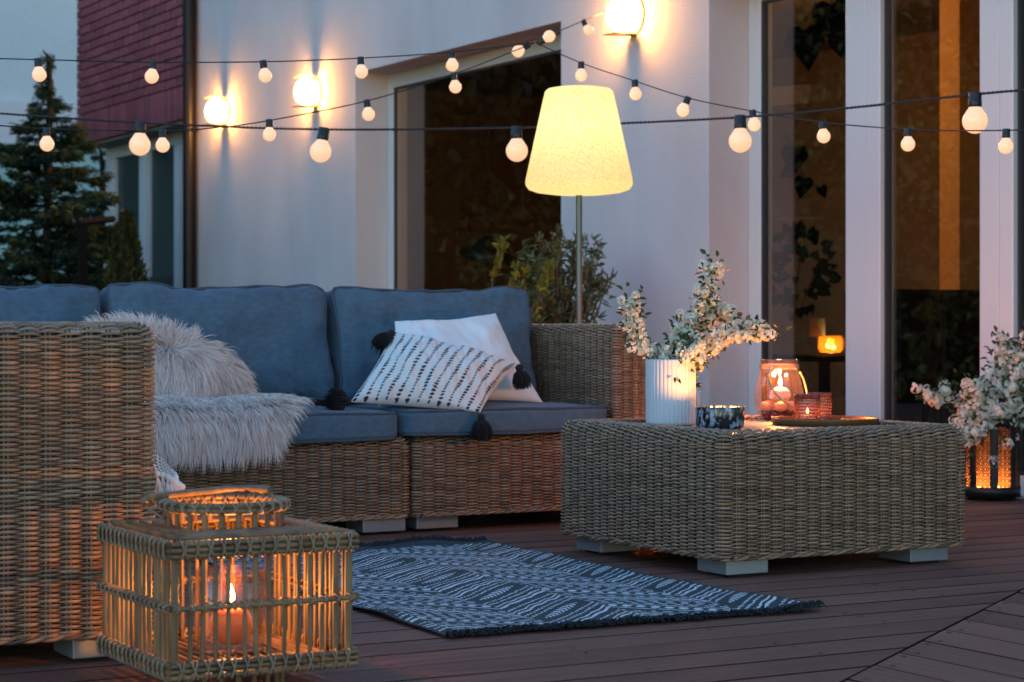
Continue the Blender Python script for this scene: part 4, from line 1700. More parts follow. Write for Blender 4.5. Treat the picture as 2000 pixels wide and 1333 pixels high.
tag(m.build('potpourri', 'petal_red', colors=False), 'dark red dried petals filling the bottom of the glass jar', 'potpourri')['kind'] = 'stuff'
for q in range(5):
    a = q * 1.256 + .4
    ob = MB().ball(jc + (.042 * math.cos(a), .042 * math.sin(a), .044), .021, 10, 14, sq=(1, 1, .75)).build('wax_ball', 'wax_pink', colors=False)
    tag(ob, 'small pink wax ball on petals in the glass jar, ' + ('nearest the tumblers', 'deepest, towards the door', 'deepest, towards the wall', 'nearest the mottled bowl', 'in front')[q], 'wax ball', 'wax balls in the glass jar')


# ------------------------------------------------------------------ blossom branches
def leaf_quads(mb, pts, dirs, nrms, length, width, cols, fold=.25):
    """pointed leaves: 6 vertices, 4 triangles -> two quads each"""
    n = len(pts)
    d = dirs / (np.linalg.norm(dirs, axis=1, keepdims=True) + 1e-9)
    s = np.cross(d, nrms)
    s /= np.linalg.norm(s, axis=1, keepdims=True) + 1e-9
    u = np.cross(s, d)
    L, W = np.broadcast_to(np.asarray(length).reshape(-1, 1), (n, 1)), np.broadcast_to(np.asarray(width).reshape(-1, 1), (n, 1))
    base, tip = pts, pts + d * L - u * L * .12
    m1, m2 = pts + d * L * .35, pts + d * L * .7
    P = np.stack([base, m1 + s * W * .5 + u * W * fold, m2 + s * W * .36 + u * W * fold * .6, tip, m2 - s * W * .36 + u * W * fold * .6, m1 - s * W * .5 + u * W * fold], 1)
    i = np.arange(n)[:, None] * 6
    q = np.concatenate([i + [0, 1, 2, 3], i + [0, 3, 4, 5]])
    mb.add(P.reshape(-1, 3), q, np.repeat(cols, 6, 0))


def flowers(mb, pts, nrms, size, rs):
    """five-petalled blossoms with a pale centre"""
    n = len(pts)
    nn = nrms / (np.linalg.norm(nrms, axis=1, keepdims=True) + 1e-9)
    ref = rs.normal(0, 1, (n, 3))
    a = np.cross(nn, ref)
    a /= np.linalg.norm(a, axis=1, keepdims=True) + 1e-9
    b = np.cross(nn, a)
    sz = size * rs.uniform(.8, 1.15, (n, 1))
    for k in range(5):
        an = 2 * PI * k / 5
        dr = a * math.cos(an) + b * math.sin(an)
        sd = -a * math.sin(an) + b * math.cos(an)
        P = np.stack([pts, pts + dr * sz * .35 + sd * sz * .24, pts + dr * sz * .52 + nn * sz * .08, pts + dr * sz * .35 - sd * sz * .24], 1)
        c = np.array((.88, .86, .74)) * rs.uniform(.88, 1.05, (n, 1))
        i = np.arange(n)[:, None] * 4
        mb.add(P.reshape(-1, 3), i + [0, 1, 2, 3], np.repeat(c, 4, 0))
    P = np.stack([pts + nn * sz * .12 + a * sz * .12, pts + nn * sz * .12 + b * sz * .12, pts + nn * sz * .12 - a * sz * .12, pts + nn * sz * .12 - b * sz * .12], 1)
    i = np.arange(n)[:, None] * 4
    mb.add(P.reshape(-1, 3), i + [0, 1, 2, 3], np.tile(np.array((.38, .34, .12)), (n * 4, 1)))


def blossom_branch(label, group, path, ncl, seed, spread=.018, csize=.015, leaves=40, start=.2, nfl=20, fsize=.0095):
    ncl, nfl, fsize, leaves, spread = int(ncl * 2.2), int(nfl * 1.5), fsize * 1.0, int(leaves * 2.6), spread * 1.2
    r = np.random.default_rng(seed)
    pts = spline(path, 40)
    t = thing('blossom_branch', label, 'blossom branch', pts[0], group)
    MB().tube(pts, np.linspace(.0022, .0009, 40), 6).build('stem', 'twig', t, colors=False)
    fb, lb = MB(), MB()
    P_, N_ = [], []
    lp, ld, ln, lc = [], [], [], []
    for q in range(ncl):
        k = start + (1 - start) * (q + r.uniform(0, .6)) / ncl
        c = pts[min(39, int(k * 39))] + r.normal(0, spread, 3) * (1.1 - .45 * k)
        ax = r.normal(0, 1, 3) + (0, -.7, .5)
        ax /= np.linalg.norm(ax)
        cs = csize * r.uniform(.75, 1.2)
        v = r.normal(0, 1, (nfl, 3)) + ax * .9
        v /= np.linalg.norm(v, axis=1, keepdims=True)
        P_.append(c + v * cs)
        N_.append(v + r.normal(0, .25, (nfl, 3)))
        for z in range(2):
            lb.tube([pts[min(39, int(k * 39))], c, c + v[z] * cs], .0006, 3, caps=False, c=np.array((.05, .05, .02)))
    flowers(fb, np.vstack(P_), np.vstack(N_), fsize, r)
    for q in range(leaves):
        k = min(39, int((start * .6 + (1 - start * .6) * r.uniform()) * 39))
        p = pts[k] + r.normal(0, spread * .9, 3)
        lp.append(p)
        dv = (p - pts[k])
        ld.append(dv / (np.linalg.norm(dv) + 1e-9) + r.normal(0, .5, 3) + (0, 0, .2))
        ln.append(r.normal(0, 1, 3) + (0, -.4, 1))
        g = r.uniform(.7, 1.25)
        lc.append(np.array((.050, .080, .026)) * g)
    leaf_quads(lb, np.array(lp), np.array(ld), np.array(ln), r.uniform(.016, .028, leaves) * (fsize / .0095) ** .5, r.uniform(.009, .015, leaves) * (fsize / .0095) ** .5, np.array(lc))
    fb.build('blossom', 'petal', t, kind='stuff')
    lb.build('leaves', 'leaf', t, kind='stuff')


def pth(lst, d0, d1=None):
    d1 = d0 if d1 is None else d1
    return [at(u, v, d0 + (d1 - d0) * q / (len(lst) - 1)) for q, (u, v) in enumerate(lst)]


GV = 'blossom branches in the white vase'
blossom_branch('white blossom branch curving up at the window side, shorter than the tall one', GV, pth([(1306, 760), (1298, 706), (1272, 682), (1243, 655), (1232, 615), (1243, 575)], 6.0, 5.95), 26, 1, .016, leaves=46)
blossom_branch('tallest white blossom branch rising from the white vase', GV, pth([(1316, 760), (1324, 704), (1350, 655), (1372, 600), (1384, 555), (1395, 512)], 6.0, 6.03), 24, 2, .014, leaves=66)
blossom_branch('longest sideways blossom branch reaching from the vase towards the glass jar', GV, pth([(1322, 760), (1332, 702), (1372, 680), (1420, 655), (1462, 642), (1504, 658)], 5.98, 6.05), 30, 3, .017, leaves=60)
blossom_branch('short leafy blossom sprig standing in the middle of the vase', GV, pth([(1308, 760), (1312, 702), (1322, 660), (1330, 612)], 6.02), 9, 4, .012, leaves=40)
blossom_branch('dense blossom branch hanging over the vase rim near the mottled bowl', GV, pth([(1318, 760), (1330, 704), (1352, 690), (1376, 688)], 5.94), 20, 5, .018, leaves=24)
blossom_branch('blossom branch above the tallest cluster of the vase, leaning to the glazed doors', GV, pth([(1318, 760), (1330, 702), (1360, 650), (1395, 615), (1428, 612)], 6.03, 6.08), 24, 6, .017, leaves=44)

# ------------------------------------------------------------------ black filigree lantern by the doors
kb = ground_at(1935, 7.92, 0)
blt = thing('filigree_lantern', 'black metal lantern with pierced filigree panels by the glazed doors', 'lantern', kb)
KR, KH = .108, .31
for q in range(3):
    a = q * 2 * PI / 3 + .9
    MB().box(kb[0] + .09 * math.cos(a) - .008, kb[0] + .09 * math.cos(a) + .008, kb[1] + .09 * math.sin(a) - .008, kb[1] + .09 * math.sin(a) + .008, .0005, .013).build('foot', 'blackmetal', blt, smooth=False)
MB().lathe([(0, .0125), (KR + .004, .0125), (KR + .004, .050), (KR, .052), (KR - .003, .050), (KR - .003, .016), (0, .016)], kb, 64).build('base', 'blackmetal', blt, colors=False)
MB().lathe([(KR - .003, KH - .03), (KR, KH - .03), (KR + .002, KH), (KR - .004, KH), (KR - .004, KH - .03)], kb, 64).build('rim', 'blackmetal', blt, colors=False)
npan = 8
cell = 2 * PI / npan
view_a = math.atan2(-kb[1], -kb[0])
for q in range(npan):
    a0 = view_a + .12 + cell * q
    # solid strip
    st = np.linspace(a0 - cell * .19, a0 + cell * .19, 8)
    zz = np.array([.051, KH - .029])
    P = np.stack([np.stack([kb[0] + KR * np.cos(st), kb[1] + KR * np.sin(st), np.full(8, z)], -1) for z in zz])
    P2 = np.stack([np.stack([kb[0] + (KR - .002) * np.cos(st), kb[1] + (KR - .002) * np.sin(st), np.full(8, z)], -1) for z in zz])
    m = MB().grid(P, flip=True)
    m.grid(P2)
    m.build('strip', 'blackmetal', blt, colors=False)
    # pierced panel: rings and four-petal crosses linked into a net
    m = MB()
    ac = a0 + cell * .5
    hw = cell * .32 * KR
    pit = .0215
    rows = int((KH - .085) / pit)
    ncol = int(2 * hw / pit) + 1

    def onk(s, z, off=0.0):
        return np.array([kb[0] + (KR - .001 + off) * math.cos(ac + s / KR), kb[1] + (KR - .001 + off) * math.sin(ac + s / KR), z])
    for ri in range(rows + 1):
        z = .056 + ri * pit
        for ci in range(ncol + 1):
            s = -hw + ci * 2 * hw / ncol
            an = np.linspace(0, 2 * PI, 9)[:-1]
            rad_ = pit * .30
            m.tube([onk(s + rad_ * math.cos(t), z + rad_ * math.sin(t)) for t in an], .0026, 5, closed=True)
            if ci < ncol:
                m.tube([onk(s + rad_, z), onk(s + 2 * hw / ncol - rad_, z)], .0024, 4, caps=False)
            if ri < rows:
                m.tube([onk(s, z + rad_), onk(s, z + pit - rad_)], .0024, 4, caps=False)
                if ci < ncol:
                    s2 = s + 2 * hw / ncol
                    m.tube([onk(s + rad_ * .7, z + rad_ * .7), onk(s2 - rad_ * .7, z + pit - rad_ * .7)], .0020, 4, caps=False)
                    m.tube([onk(s2 - rad_ * .7, z + rad_ * .7), onk(s + rad_ * .7, z + pit - rad_ * .7)], .0020, 4, caps=False)
    m.build('filigree_panel', 'blackmetal', blt, colors=False)
for q, (a, r) in enumerate(((view_a + .5, .05), (view_a - .9, .055), (view_a + 2.6, .05))):
    c = kb + (r * math.cos(a), r * math.sin(a), .0165)
    t = thing('candle', ('tea light on the floor of the filigree lantern, facing the deck', 'tea light on the floor of the filigree lantern, nearest the door threshold', 'tea light at the back of the filigree lantern')[q], 'candle', c)
    MB().lathe([(0, 0), (.019, 0), (.019, .014), (.017, .016), (0, .0155)], c, 20).build('wax', 'wax_white', t, colors=False)
    flame(t, c + (0, 0, .016), .022, .35, .005)
# cream paper lining glowing behind the net
M['lining'] = glass_mat('lantern_lining', (1.0, .72, .45), .3, .5, body=.45, bcol=(.85, .45, .22))
MB().lathe([(KR - .010, .02), (KR - .010, KH - .02)], kb, 48).build('lining', 'lining', blt, colors=False)
# glass dish in the lantern's mouth that carries the flowers
MB().lathe([(0, KH - .06), (.05, KH - .055), (.085, KH - .02), (.095, KH + .004), (.092, KH + .004), (.08, KH - .018), (0, KH - .052)], kb, 32).build('dish', 'blackmetal', blt, colors=False)
GK = 'blossom branches on the filigree lantern'
KD = 7.9
blossom_branch('blossom branch poking furthest out over the table end from the filigree lantern', GK, pth([(1935, 856), (1905, 812), (1865, 775), (1830, 768), (1800, 775)], KD, 7.75), 20, 11, .020, .019, 40, .1, 20, .013)
blossom_branch('heavy blossom branch drooping down the front of the filigree lantern', GK, pth([(1935, 850), (1915, 815), (1898, 835), (1893, 862)], KD - .02, 7.74), 26, 12, .026, .021, 34, .1, 22, .013)
blossom_branch('blossom branch standing straight up from the filigree lantern', GK, pth([(1940, 850), (1938, 790), (1952, 720), (1962, 655)], KD, 7.86), 24, 13, .022, .020, 60, .1, 20, .013)
blossom_branch('thick blossom cluster in the middle of the filigree lantern', GK, pth([(1938, 852), (1925, 815), (1905, 785), (1898, 755)], KD - .04, 7.76), 30, 14, .028, .021, 50, .05, 22, .013)
blossom_branch('blossom branch leaving the picture edge above the filigree lantern', GK, pth([(1945, 852), (1972, 800), (1992, 735), (2012, 640)], KD, 7.8), 32, 15, .026, .020, 70, .1, 20, .013)

# ------------------------------------------------------------------ amber lantern on the deck behind the sofa arm
ac_ = np.array([4.0, 6.02, 0])
aml = thing('amber_lantern', 'amber glass lantern glowing on the deck between sofa arm and vase', 'lantern', ac_)
MB().lathe([(0, .001), (.075, .001), (.08, .01), (.0805, .150), (.0785, .150), (.0785, .02), (0, .02)], ac_, 32).build('base', 'blackmetal', aml, colors=False)  # base wall made tall and opaque to keep low candlelight off the deck
MB().lathe([(.074, .0205), (.078, .17), (.070, .345), (.066, .345), (.074, .17), (.070, .022)], ac_, 32).build('glass_wall', 'amber', aml, colors=False)
MB().lathe([(.072, .3455), (.072, .36), (.066, .36), (.066, .3455), (.072, .3455)], ac_, 32).build('rim', 'blackmetal', aml, colors=False)
cda = thing('candle', 'pillar candle burning inside the amber lantern', 'candle', ac_ + (0, 0, .02))
MB().lathe([(0, .0205), (.034, .0205), (.035, .12), (.032, .124), (0, .122)], ac_, 24).build('wax', 'wax_orange', cda, colors=False)
flame(cda, ac_ + (0, 0, .124), .035, 19.0, .007)

# ------------------------------------------------------------------ floor lamp
fl_ = ground_at(1131, 7.73, 0)
lamp = thing('floor_lamp', 'tall floor lamp with a glowing cream conical shade behind the sofa arm', 'floor lamp', fl_)
MB().lathe([(0, .001), (.13, .001), (.135, .006), (.13, .016), (.03, .022), (.014, .03), (0, .03)], fl_, 40).build('base', 'pole', lamp, colors=False)
MB().tube([fl_ + (0, 0, .025), fl_ + (0, 0, 1.16)], .0118, 16).build('pole', 'pole', lamp, colors=False)
prof = [(0, 1.148), (.10, 1.152), (.16, 1.160), (.188, 1.170), (.1985, 1.184), (.2005, 1.196), (.199, 1.21), (.166, 1.36), (.132, 1.515), (.127, 1.535), (.118, 1.544), (.09, 1.549), (0, 1.552)]
MB().lathe(prof, fl_, 72).build('lamp_shade', 'shade', lamp, colors=False)
point_light('lamp_bulb', fl_ + (0, 0, 1.38), .20, (1.0, .90, .66), .045, lamp)


# ------------------------------------------------------------------ festoon lights
def twisted(parent, pts, r, pitch):
    L = np.linalg.norm(np.diff(pts, axis=0), axis=1)
    s = np.concatenate([[0], np.cumsum(L)])
    n = int(s[-1] / pitch * 6) + 2
    u = np.linspace(0, s[-1], n)
    c = np.stack([np.interp(u, s, pts[:, k]) for k in range(3)], -1)
    tg = np.gradient(c, axis=0)
    tg /= np.linalg.norm(tg, axis=1, keepdims=True)
    a = np.cross(tg, (0, 0, 1.0))
    a /= np.linalg.norm(a, axis=1, keepdims=True)
    b = np.cross(tg, a)
    ph = 2 * PI * u / pitch
    m = MB()
    for o in (0, PI):
        m.tube(c + r * .62 * (np.cos(ph + o)[:, None] * a + np.sin(ph + o)[:, None] * b), r * .68, 5, caps=False)
    m.build('cable', 'cable', parent, colors=False)


def bulb_meshes(D):
    R = D / 2
    s, b = MB(), MB()
    cr, ch = D * .262, D * .56
    s.lathe([(0, .002), (cr * .96, .002), (cr, 0), (cr, -ch * .55), (cr * 1.03, -ch * .57), (cr * 1.03, -ch * .97), (cr * .98, -ch), (0, -ch)], (0, 0, 0), 20)
    z0 = -ch
    # pear-shaped globe
    zc = z0 - D * .545
    prof = [(cr * .93, z0 + .001), (cr * 1.0, z0 - D * .045), (cr * 1.22, z0 - D * .12)]
    for t in np.linspace(math.radians(50), PI, 16):
        prof.append((R * math.sin(t), zc + R * math.cos(t)))
    b.lathe(prof, (0, 0, 0), 24)
    ms, mb_ = s.mesh('socket', True, False), b.mesh('bulb', True, False)
    ms.materials.append(M['plastic_black'])
    mb_.materials.append(M['bulb'])
    return ms, mb_


BIG, SMALL = bulb_meshes(.086), bulb_meshes(.046)


def hang(parent, meshes, p, tilt):
    """socket and bulb hung at p; tilt = (degrees towards the right of the picture, degrees towards the camera)"""
    d = np.append(RT, 0) * math.sin(math.radians(tilt[0])) + np.append(-FW, 0) * math.sin(math.radians(tilt[1]))
    d = Vector((d[0], d[1], -math.sqrt(max(.02, 1 - float(d @ d)))))
    if len(tilt) > 2:
        d = Vector(tilt[2])
    q = Vector((0, 0, -1)).rotation_difference(d.normalized())
    so = link('socket', meshes[0], parent)
    so.location = p
    so.rotation_mode = 'QUATERNION'
    so.rotation_quaternion = q
    bo = bpy.data.objects.new('bulb', meshes[1])
    COL.objects.link(bo)
    bo.parent = so


GF = 'festoon light strings over the deck'


def festoon(label, nodes, bulbs, meshes, r, pitch, n=140):
    """nodes: (u, v, depth) the cable passes through; bulbs: (u, tilt) hung where the cable passes u"""
    pts = spline([at(*q) for q in nodes], n)
    us = np.array([CX + FPX * ((p - CAMP)[:2] @ RT) / ((p - CAMP)[:2] @ FW) for p in pts])
    t = thing('festoon_lights', label, 'string lights', pts[n // 2], GF)
    twisted(t, pts, r, pitch)
    for u, tilt in bulbs:
        k = int(np.argmin(np.abs(us - u)))
        hang(t, meshes, pts[k] + (0, 0, r), tilt)


festoon('thick festoon string with the largest bulbs, crossing the whole picture',
        [(-420, 196, 8.6), (-150, 211, 8.55), (0, 222, 8.5), (272, 240, 8.4), (620, 253, 8.25), (1013, 250, 8.15), (1200, 242, 8.05), (1436, 230, 7.8), (1650, 212, 7.45), (1900, 185, 7.05), (2050, 172, 6.85), (2350, 145, 6.5)],
        [(272, (-1, 2)), (627, (-9, 3)), (1013, (1, 2)), (1437, (0, 3)), (1901, (0, 0)), (-160, (4, 0))], BIG, .0042, .035)
festoon('festoon string hanging highest over the red brick bay',
        [(-350, 106, 6.4), (0, 115, 6.6), (79, 117, 6.68), (296, 122, 6.85), (518, 121, 7.05), (707, 114, 7.3), (884, 102, 7.6), (1042, 84, 8.0)],
        [(76, (5, 0)), (299, (-8, 4)), (513, (9, 2)), (705, (3, 2)), (883, (1, 0)), (-150, (3, 0))], SMALL, .0021, .024)
festoon('festoon string running below the wall lamps and up across the deep window',
        [(-350, 228, 6.2), (0, 246, 6.48), (88, 252, 6.55), (317, 256, 6.8), (430, 249, 6.95), (525, 236, 7.1), (719, 197, 7.4), (892, 143, 7.7), (1042, 85, 8.0)],
        [(86, (3, 2)), (315, (4, 3)), (525, (0, 0)), (714, (7, 2)), (887, (7, 0)), (-150, (-4, 0)), (1037, (0, 0, tuple(np.append(RT, 0) * -.8 + np.array([0, 0, -.5]))))], SMALL, .0021, .024)
festoon('festoon string sloping down from the deep window across the glazed doors',
        [(1046, 84, 8.0), (1137, 124, 7.9), (1238, 158, 7.7), (1345, 192, 7.5), (1473, 218, 7.3), (1605, 239, 7.05), (1776, 253, 6.7), (1961, 255, 6.3), (2200, 246, 5.9)],
        [(1136, (0, 2)), (1239, (4, 0)), (1347, (-22, 0)), (1470, (8, 0)), (1605, (5, 2)), (1776, (0, 0)), (1962, (-2, 0)), (1050, (0, 0, tuple(np.append(RT, 0) * .7 + np.array([0, 0, .45]))))], SMALL, .0021, .024)
pw_ = on_x(1186, 22, WX - .004)
dw = float((pw_ - CAMP)[:2] @ FW)
festoon('short festoon end tied to the wall beside the largest wall lamp',
        [(1046, 84, 8.0), (1095, 60, 8.0 + (dw - 8) * .35), (1142, 40, 8.0 + (dw - 8) * .62), (1186, 22, dw)],
        [(1139, (28, 0))], SMALL, .0021, .024, 60)


# ------------------------------------------------------------------ plants
def sticks(mb, segs, n=6, c=None):
    for p, r in segs:
        mb.tube(p, r, n, caps=False, c=c)


# potted olive against the wall
oc = ground_at(1078, 9.75, 0)
olive = thing('olive_tree', 'bushy grey-green olive tree in a pot against the wall behind the lamp pole', 'olive tree', oc)
MB().lathe([(0, .001), (.12, .001), (.13, .01), (.17, .28), (.175, .30), (.155, .30), (.15, .26), (0, .255)], oc, 32).build('pot', 'terracotta', olive, colors=False)
MB().lathe([(0, .262), (.151, .262)], oc, 24).build('soil', 'soil', olive, colors=False)
r0 = np.random.default_rng(77)
wood, fol = MB(), MB()
LP, LD = [], []
cen = at(1085, 540, 9.75)
for q in range(46):
    # target points read off the outline of the bush
    an = r0.uniform(0, 2 * PI)
    rr = math.sqrt(r0.uniform(.08, 1))
    u = 1082 + 108 * rr * math.cos(an) * (1.0 if math.cos(an) > 0 else .95)
    v = 548 - 118 * rr * math.sin(an) * (1.0 if math.sin(an) > 0 else .65)
    tip = at(u, v, 9.75 + r0.uniform(-.20, .17))
    mid = oc + (tip - oc) * .45 + np.array([0, 0, .08]) + r0.normal(0, .03, 3)
    st = oc + (r0.normal(0, .02), r0.normal(0, .02), .25)
    pts = spline([st, mid, tip - (tip - mid) * .3 + r0.normal(0, .02, 3), tip], 16)
    wood.tube(pts, np.linspace(.009, .0015, 16), 5, caps=False)
    for z in range(64):
        k = r0.integers(6, 16)
        p = pts[k] + r0.normal(0, .012, 3)
        dv = (pts[15] - pts[9])
        dv = dv / np.linalg.norm(dv) * .6 + r0.normal(0, .8, 3)
        LP.append(p)
        LD.append(dv)
n = len(LP)
cols = np.array((.100, .120, .050)) * r0.uniform(.45, 1.5, (n, 1)) + np.array((.03, .022, .0)) * r0.uniform(0, 1, (n, 1))
leaf_quads(fol, np.array(LP), np.array(LD), r0.normal(0, 1, (n, 3)), r0.uniform(.034, .060, n), r0.uniform(.009, .014, n), cols)
wood.build('trunk', 'twig', olive, colors=False)
fol.build('crown', 'leaf', olive, kind='stuff')

# yellow-green shrub in front of the window
shrub = thing('young_shrub', 'slender shrub with bright yellow-green leaves below the deep window', 'shrub', ground_at(1000, 9.3, 0))
wood, fol = MB(), MB()
LP, LD = [], []
for path, ks in (([(985, 900), (975, 640), (962, 560), (974, 510), (985, 466)], (.62, .72, .78, .88, .93, .97)),
                 ([(990, 900), (995, 640), (1002, 570), (1014, 515)], (.7, .8, .9, .97)),
                 ([(1000, 900), (1032, 640), (1050, 585), (1062, 560), (1078, 515)], (.7, .78, .85, .92, .98)),
                 ([(1000, 900), (1020, 700), (1040, 640), (1052, 590)], (.75, .85, .95)),
                 ([(985, 900), (1005, 690), (1010, 640), (1030, 525)], (.8, .9, .98))):
    pts = spline([at(u, v, 9.25 + r0.uniform(-.08, .08)) for u, v in path], 30)
    wood.tube(pts, np.linspace(.006, .0018, 30), 5, caps=False)
    for k in ks:
        p = pts[min(29, int(k * 29))]
        for z in range(9):
            LP.append(p + r0.normal(0, .008, 3))
            LD.append(np.array([0, 0, .6]) + r0.normal(0, .7, 3))
n = len(LP)
cols = np.array((.20, .20, .022)) * r0.uniform(.5, 1.15, (n, 1))
leaf_quads(fol, np.array(LP), np.array(LD), r0.normal(0, 1, (n, 3)), r0.uniform(.030, .050, n), r0.uniform(.014, .022, n), cols)
wood.build('stems', 'twig', shrub, colors=False)
fol.build('leaves', 'leaf', shrub, kind='stuff')


def conifer(label, base_u, depth, top_v, widths, seed, nbr=120, tips=(.26, .32, .11), dark=(.028, .062, .036), nl=130, gz=-.16):
    """widths: list of (v, half width in px)"""
    r = np.random.default_rng(seed)
    c = ground_at(base_u, depth, gz)
    t = thing('conifer', label, 'conifer', c, 'garden conifers')
    s = depth / FPX
    ztop = CAMH + (YH - top_v) * s
    trunk = MB().tube(spline([c, c + (0, 0, (ztop - gz) * .5), c + (.02, 0, (ztop - gz) * .93), c + (-.03, .0, ztop - gz)], 20), np.linspace(.05, .004, 20), 8)
    fol = MB()
    LP, LD, LC, LN, LS = [], [], [], [], []
    zs_ = np.array([CAMH + (YH - v) * s for v, w in widths])[::-1]
    ws_ = np.array([w * s for v, w in widths])[::-1]
    for q in range(nbr):
        z = gz + .15 + (ztop - gz - .2) * ((q + r.uniform()) / nbr) ** .95
        wid = float(np.interp(z, zs_, ws_)) * r.uniform(.55, 1.12)
        a = r.uniform(0, 2 * PI)
        d = np.array([math.cos(a), math.sin(a), 0])
        st = c * (1, 1, 0) + (0, 0, z)
        pts = spline([st, st + d * wid * .5 + (0, 0, -.02 * wid), st + d * wid * .85 + (0, 0, -.03 * wid), st + d * wid + (0, 0, .05 * wid)], 14)
        trunk.tube(pts, np.linspace(.008, .002, 14), 4, caps=False)
        side = np.array([-d[1], d[0], 0])
        m = int(nl * 2.6 * (.35 + wid))
        for z2 in range(m):
            k = r.uniform(.0, 1) ** .75
            p = pts[min(13, int(k * 13.9))]
            sg = r.choice((-1, 1))
            spread = .16 * wid * (1.15 - k) + .03 * min(1.0, wid * 4)
            off = side * sg * r.uniform(0, 1) * spread + np.array([0, 0, r.normal(0, .014)])
            LP.append(p + off + d * r.uniform(-.02, .04))
            LD.append(d * 1.0 + side * sg * .8 + np.array([0, 0, r.normal(-.05, .35)]))
            tipw = np.clip((k - .55) / .45, 0, 1) * r.uniform(.25, 1)
            LC.append(np.array(dark) * (1 - tipw) * r.uniform(.7, 1.4) + np.array(tips) * tipw * .55)
            LN.append(np.array([0, 0, 1.0]) + r.normal(0, .35, 3))
            LS.append(min(1.0, .32 + wid * 2.2))
    n = len(LP)
    leaf_quads(fol, np.array(LP), np.array(LD), np.array(LN), r.uniform(.04, .085, n) * np.array(LS), r.uniform(.010, .020, n) * np.array(LS), np.array(LC))
    trunk.build('trunk', 'bark', t, colors=False)
    fol.build('crown', 'needle', t, kind='stuff')


conifer('tall conifer with yellowish tips left of the red brick bay', 92, 15.0, 98, [(98, 2), (180, 15), (240, 50), (300, 95), (360, 115), (430, 140), (520, 150), (640, 165), (760, 150)], 3, 170)
conifer('smaller dark conifer half hidden beside the strip window', 195, 18.3, 285, [(285, 6), (350, 40), (430, 70), (520, 85), (700, 90)], 4, 90, nl=110)

# clipped thuja cone
tc_ = ground_at(246, 12.6, -.16)
thu = thing('thuja', 'small clipped thuja cone in front of the strip window', 'thuja', tc_)
MB().tube([tc_, tc_ + (0, 0, 1.2)], [.03, .006], 6).build('trunk', 'bark', thu, colors=False)
r0 = np.random.default_rng(5)
n = 9000
hz_ = r0.uniform(0, 1, n) ** 1.25
ztop = CAMH + (YH - 420) * 12.6 / FPX + .16
an = r0.uniform(0, 2 * PI, n)
prof_r = np.interp(hz_, [0, .25, .5, .7, .85, .95, 1], [.15, .175, .165, .125, .075, .035, .006])
rad_ = prof_r * np.sqrt(r0.uniform(.55, 1, n)) * (1 + .14 * np.sin(an * 5 + hz_ * 21) + .08 * np.sin(an * 9 - hz_ * 33))
PT = np.stack([tc_[0] + rad_ * np.cos(an), tc_[1] + rad_ * np.sin(an), -.16 + hz_ * ztop], -1)
DT = np.stack([np.cos(an) * .5, np.sin(an) * .5, np.full(n, .9)], -1) + r0.normal(0, .3, (n, 3))
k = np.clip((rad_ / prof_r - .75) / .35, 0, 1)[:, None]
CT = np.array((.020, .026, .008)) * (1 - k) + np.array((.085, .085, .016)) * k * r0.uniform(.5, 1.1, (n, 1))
fol = MB()
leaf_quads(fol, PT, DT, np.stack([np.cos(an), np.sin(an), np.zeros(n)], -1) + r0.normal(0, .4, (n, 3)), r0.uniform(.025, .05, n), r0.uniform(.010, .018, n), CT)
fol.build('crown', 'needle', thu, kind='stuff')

# dark wooden trellis beside the thuja
tr = thing('garden_trellis', 'dark wooden post and rail between the conifer and the strip window', 'trellis', ground_at(160, 12.8, -.16))
for uu, dd in ((161, 12.8), (222, 13.9)):
    p = ground_at(uu, dd, -.16)
    MB().box(p[0] - .026, p[0] + .026, p[1] - .026, p[1] + .026, -.16, CAMH + (YH - 436) * 12.8 / FPX).build('post', 'wood_dark', tr, smooth=False, bevel=.003)
pa, pb_ = at(152, 436, 12.75), at(222, 428, 13.9)
for dz in (0, -.5):
    MB().tube([pa + (0, 0, dz), pb_ + (0, 0, dz)], .022, 4).build('rail', 'wood_dark', tr, smooth=False, colors=False)

# ------------------------------------------------------------------ neighbouring house far behind the garden
M['nb_up'] = mat('neighbour_render', (.52, .54, .56), .95, vary=((.44, .47, .50), .6, 5, (1, 1, 1)), bump=(12, .4, .02, (1, 1, 1)))
M['nb_mid'] = mat('neighbour_band', (.50, .47, .49), .95)
M['nb_low'] = mat('neighbour_green', (.26, .37, .35), .95, vary=((.22, .33, .31), .8, 4, (1, 1, 1)))
nb_h = thing('neighbour_house', 'distant house wall painted in grey, beige and green bands behind the conifer', 'house', (2, 27, -.16))
MB().box(-4, 9.5, 27, 33, -.16, 3.06).build('lower_wall', 'nb_low', nb_h, smooth=False)
MB().box(-4.05, 9.55, 26.96, 33.05, 3.06, 3.62).build('band', 'nb_mid', nb_h, smooth=False)
MB().box(-4, 9.5, 27, 33, 3.62, 7.5).build('upper_wall', 'nb_up', nb_h, smooth=False)
MB().add([(-4.4, 26.5, 7.4), (9.9, 26.5, 7.4), (9.9, 30, 9.2), (-4.4, 30, 9.2), (-4.4, 33.5, 7.4), (9.9, 33.5, 7.4)], [(0, 1, 2, 3), (3, 2, 5, 4)]).build('roof', 'mortar', nb_h, smooth=False)


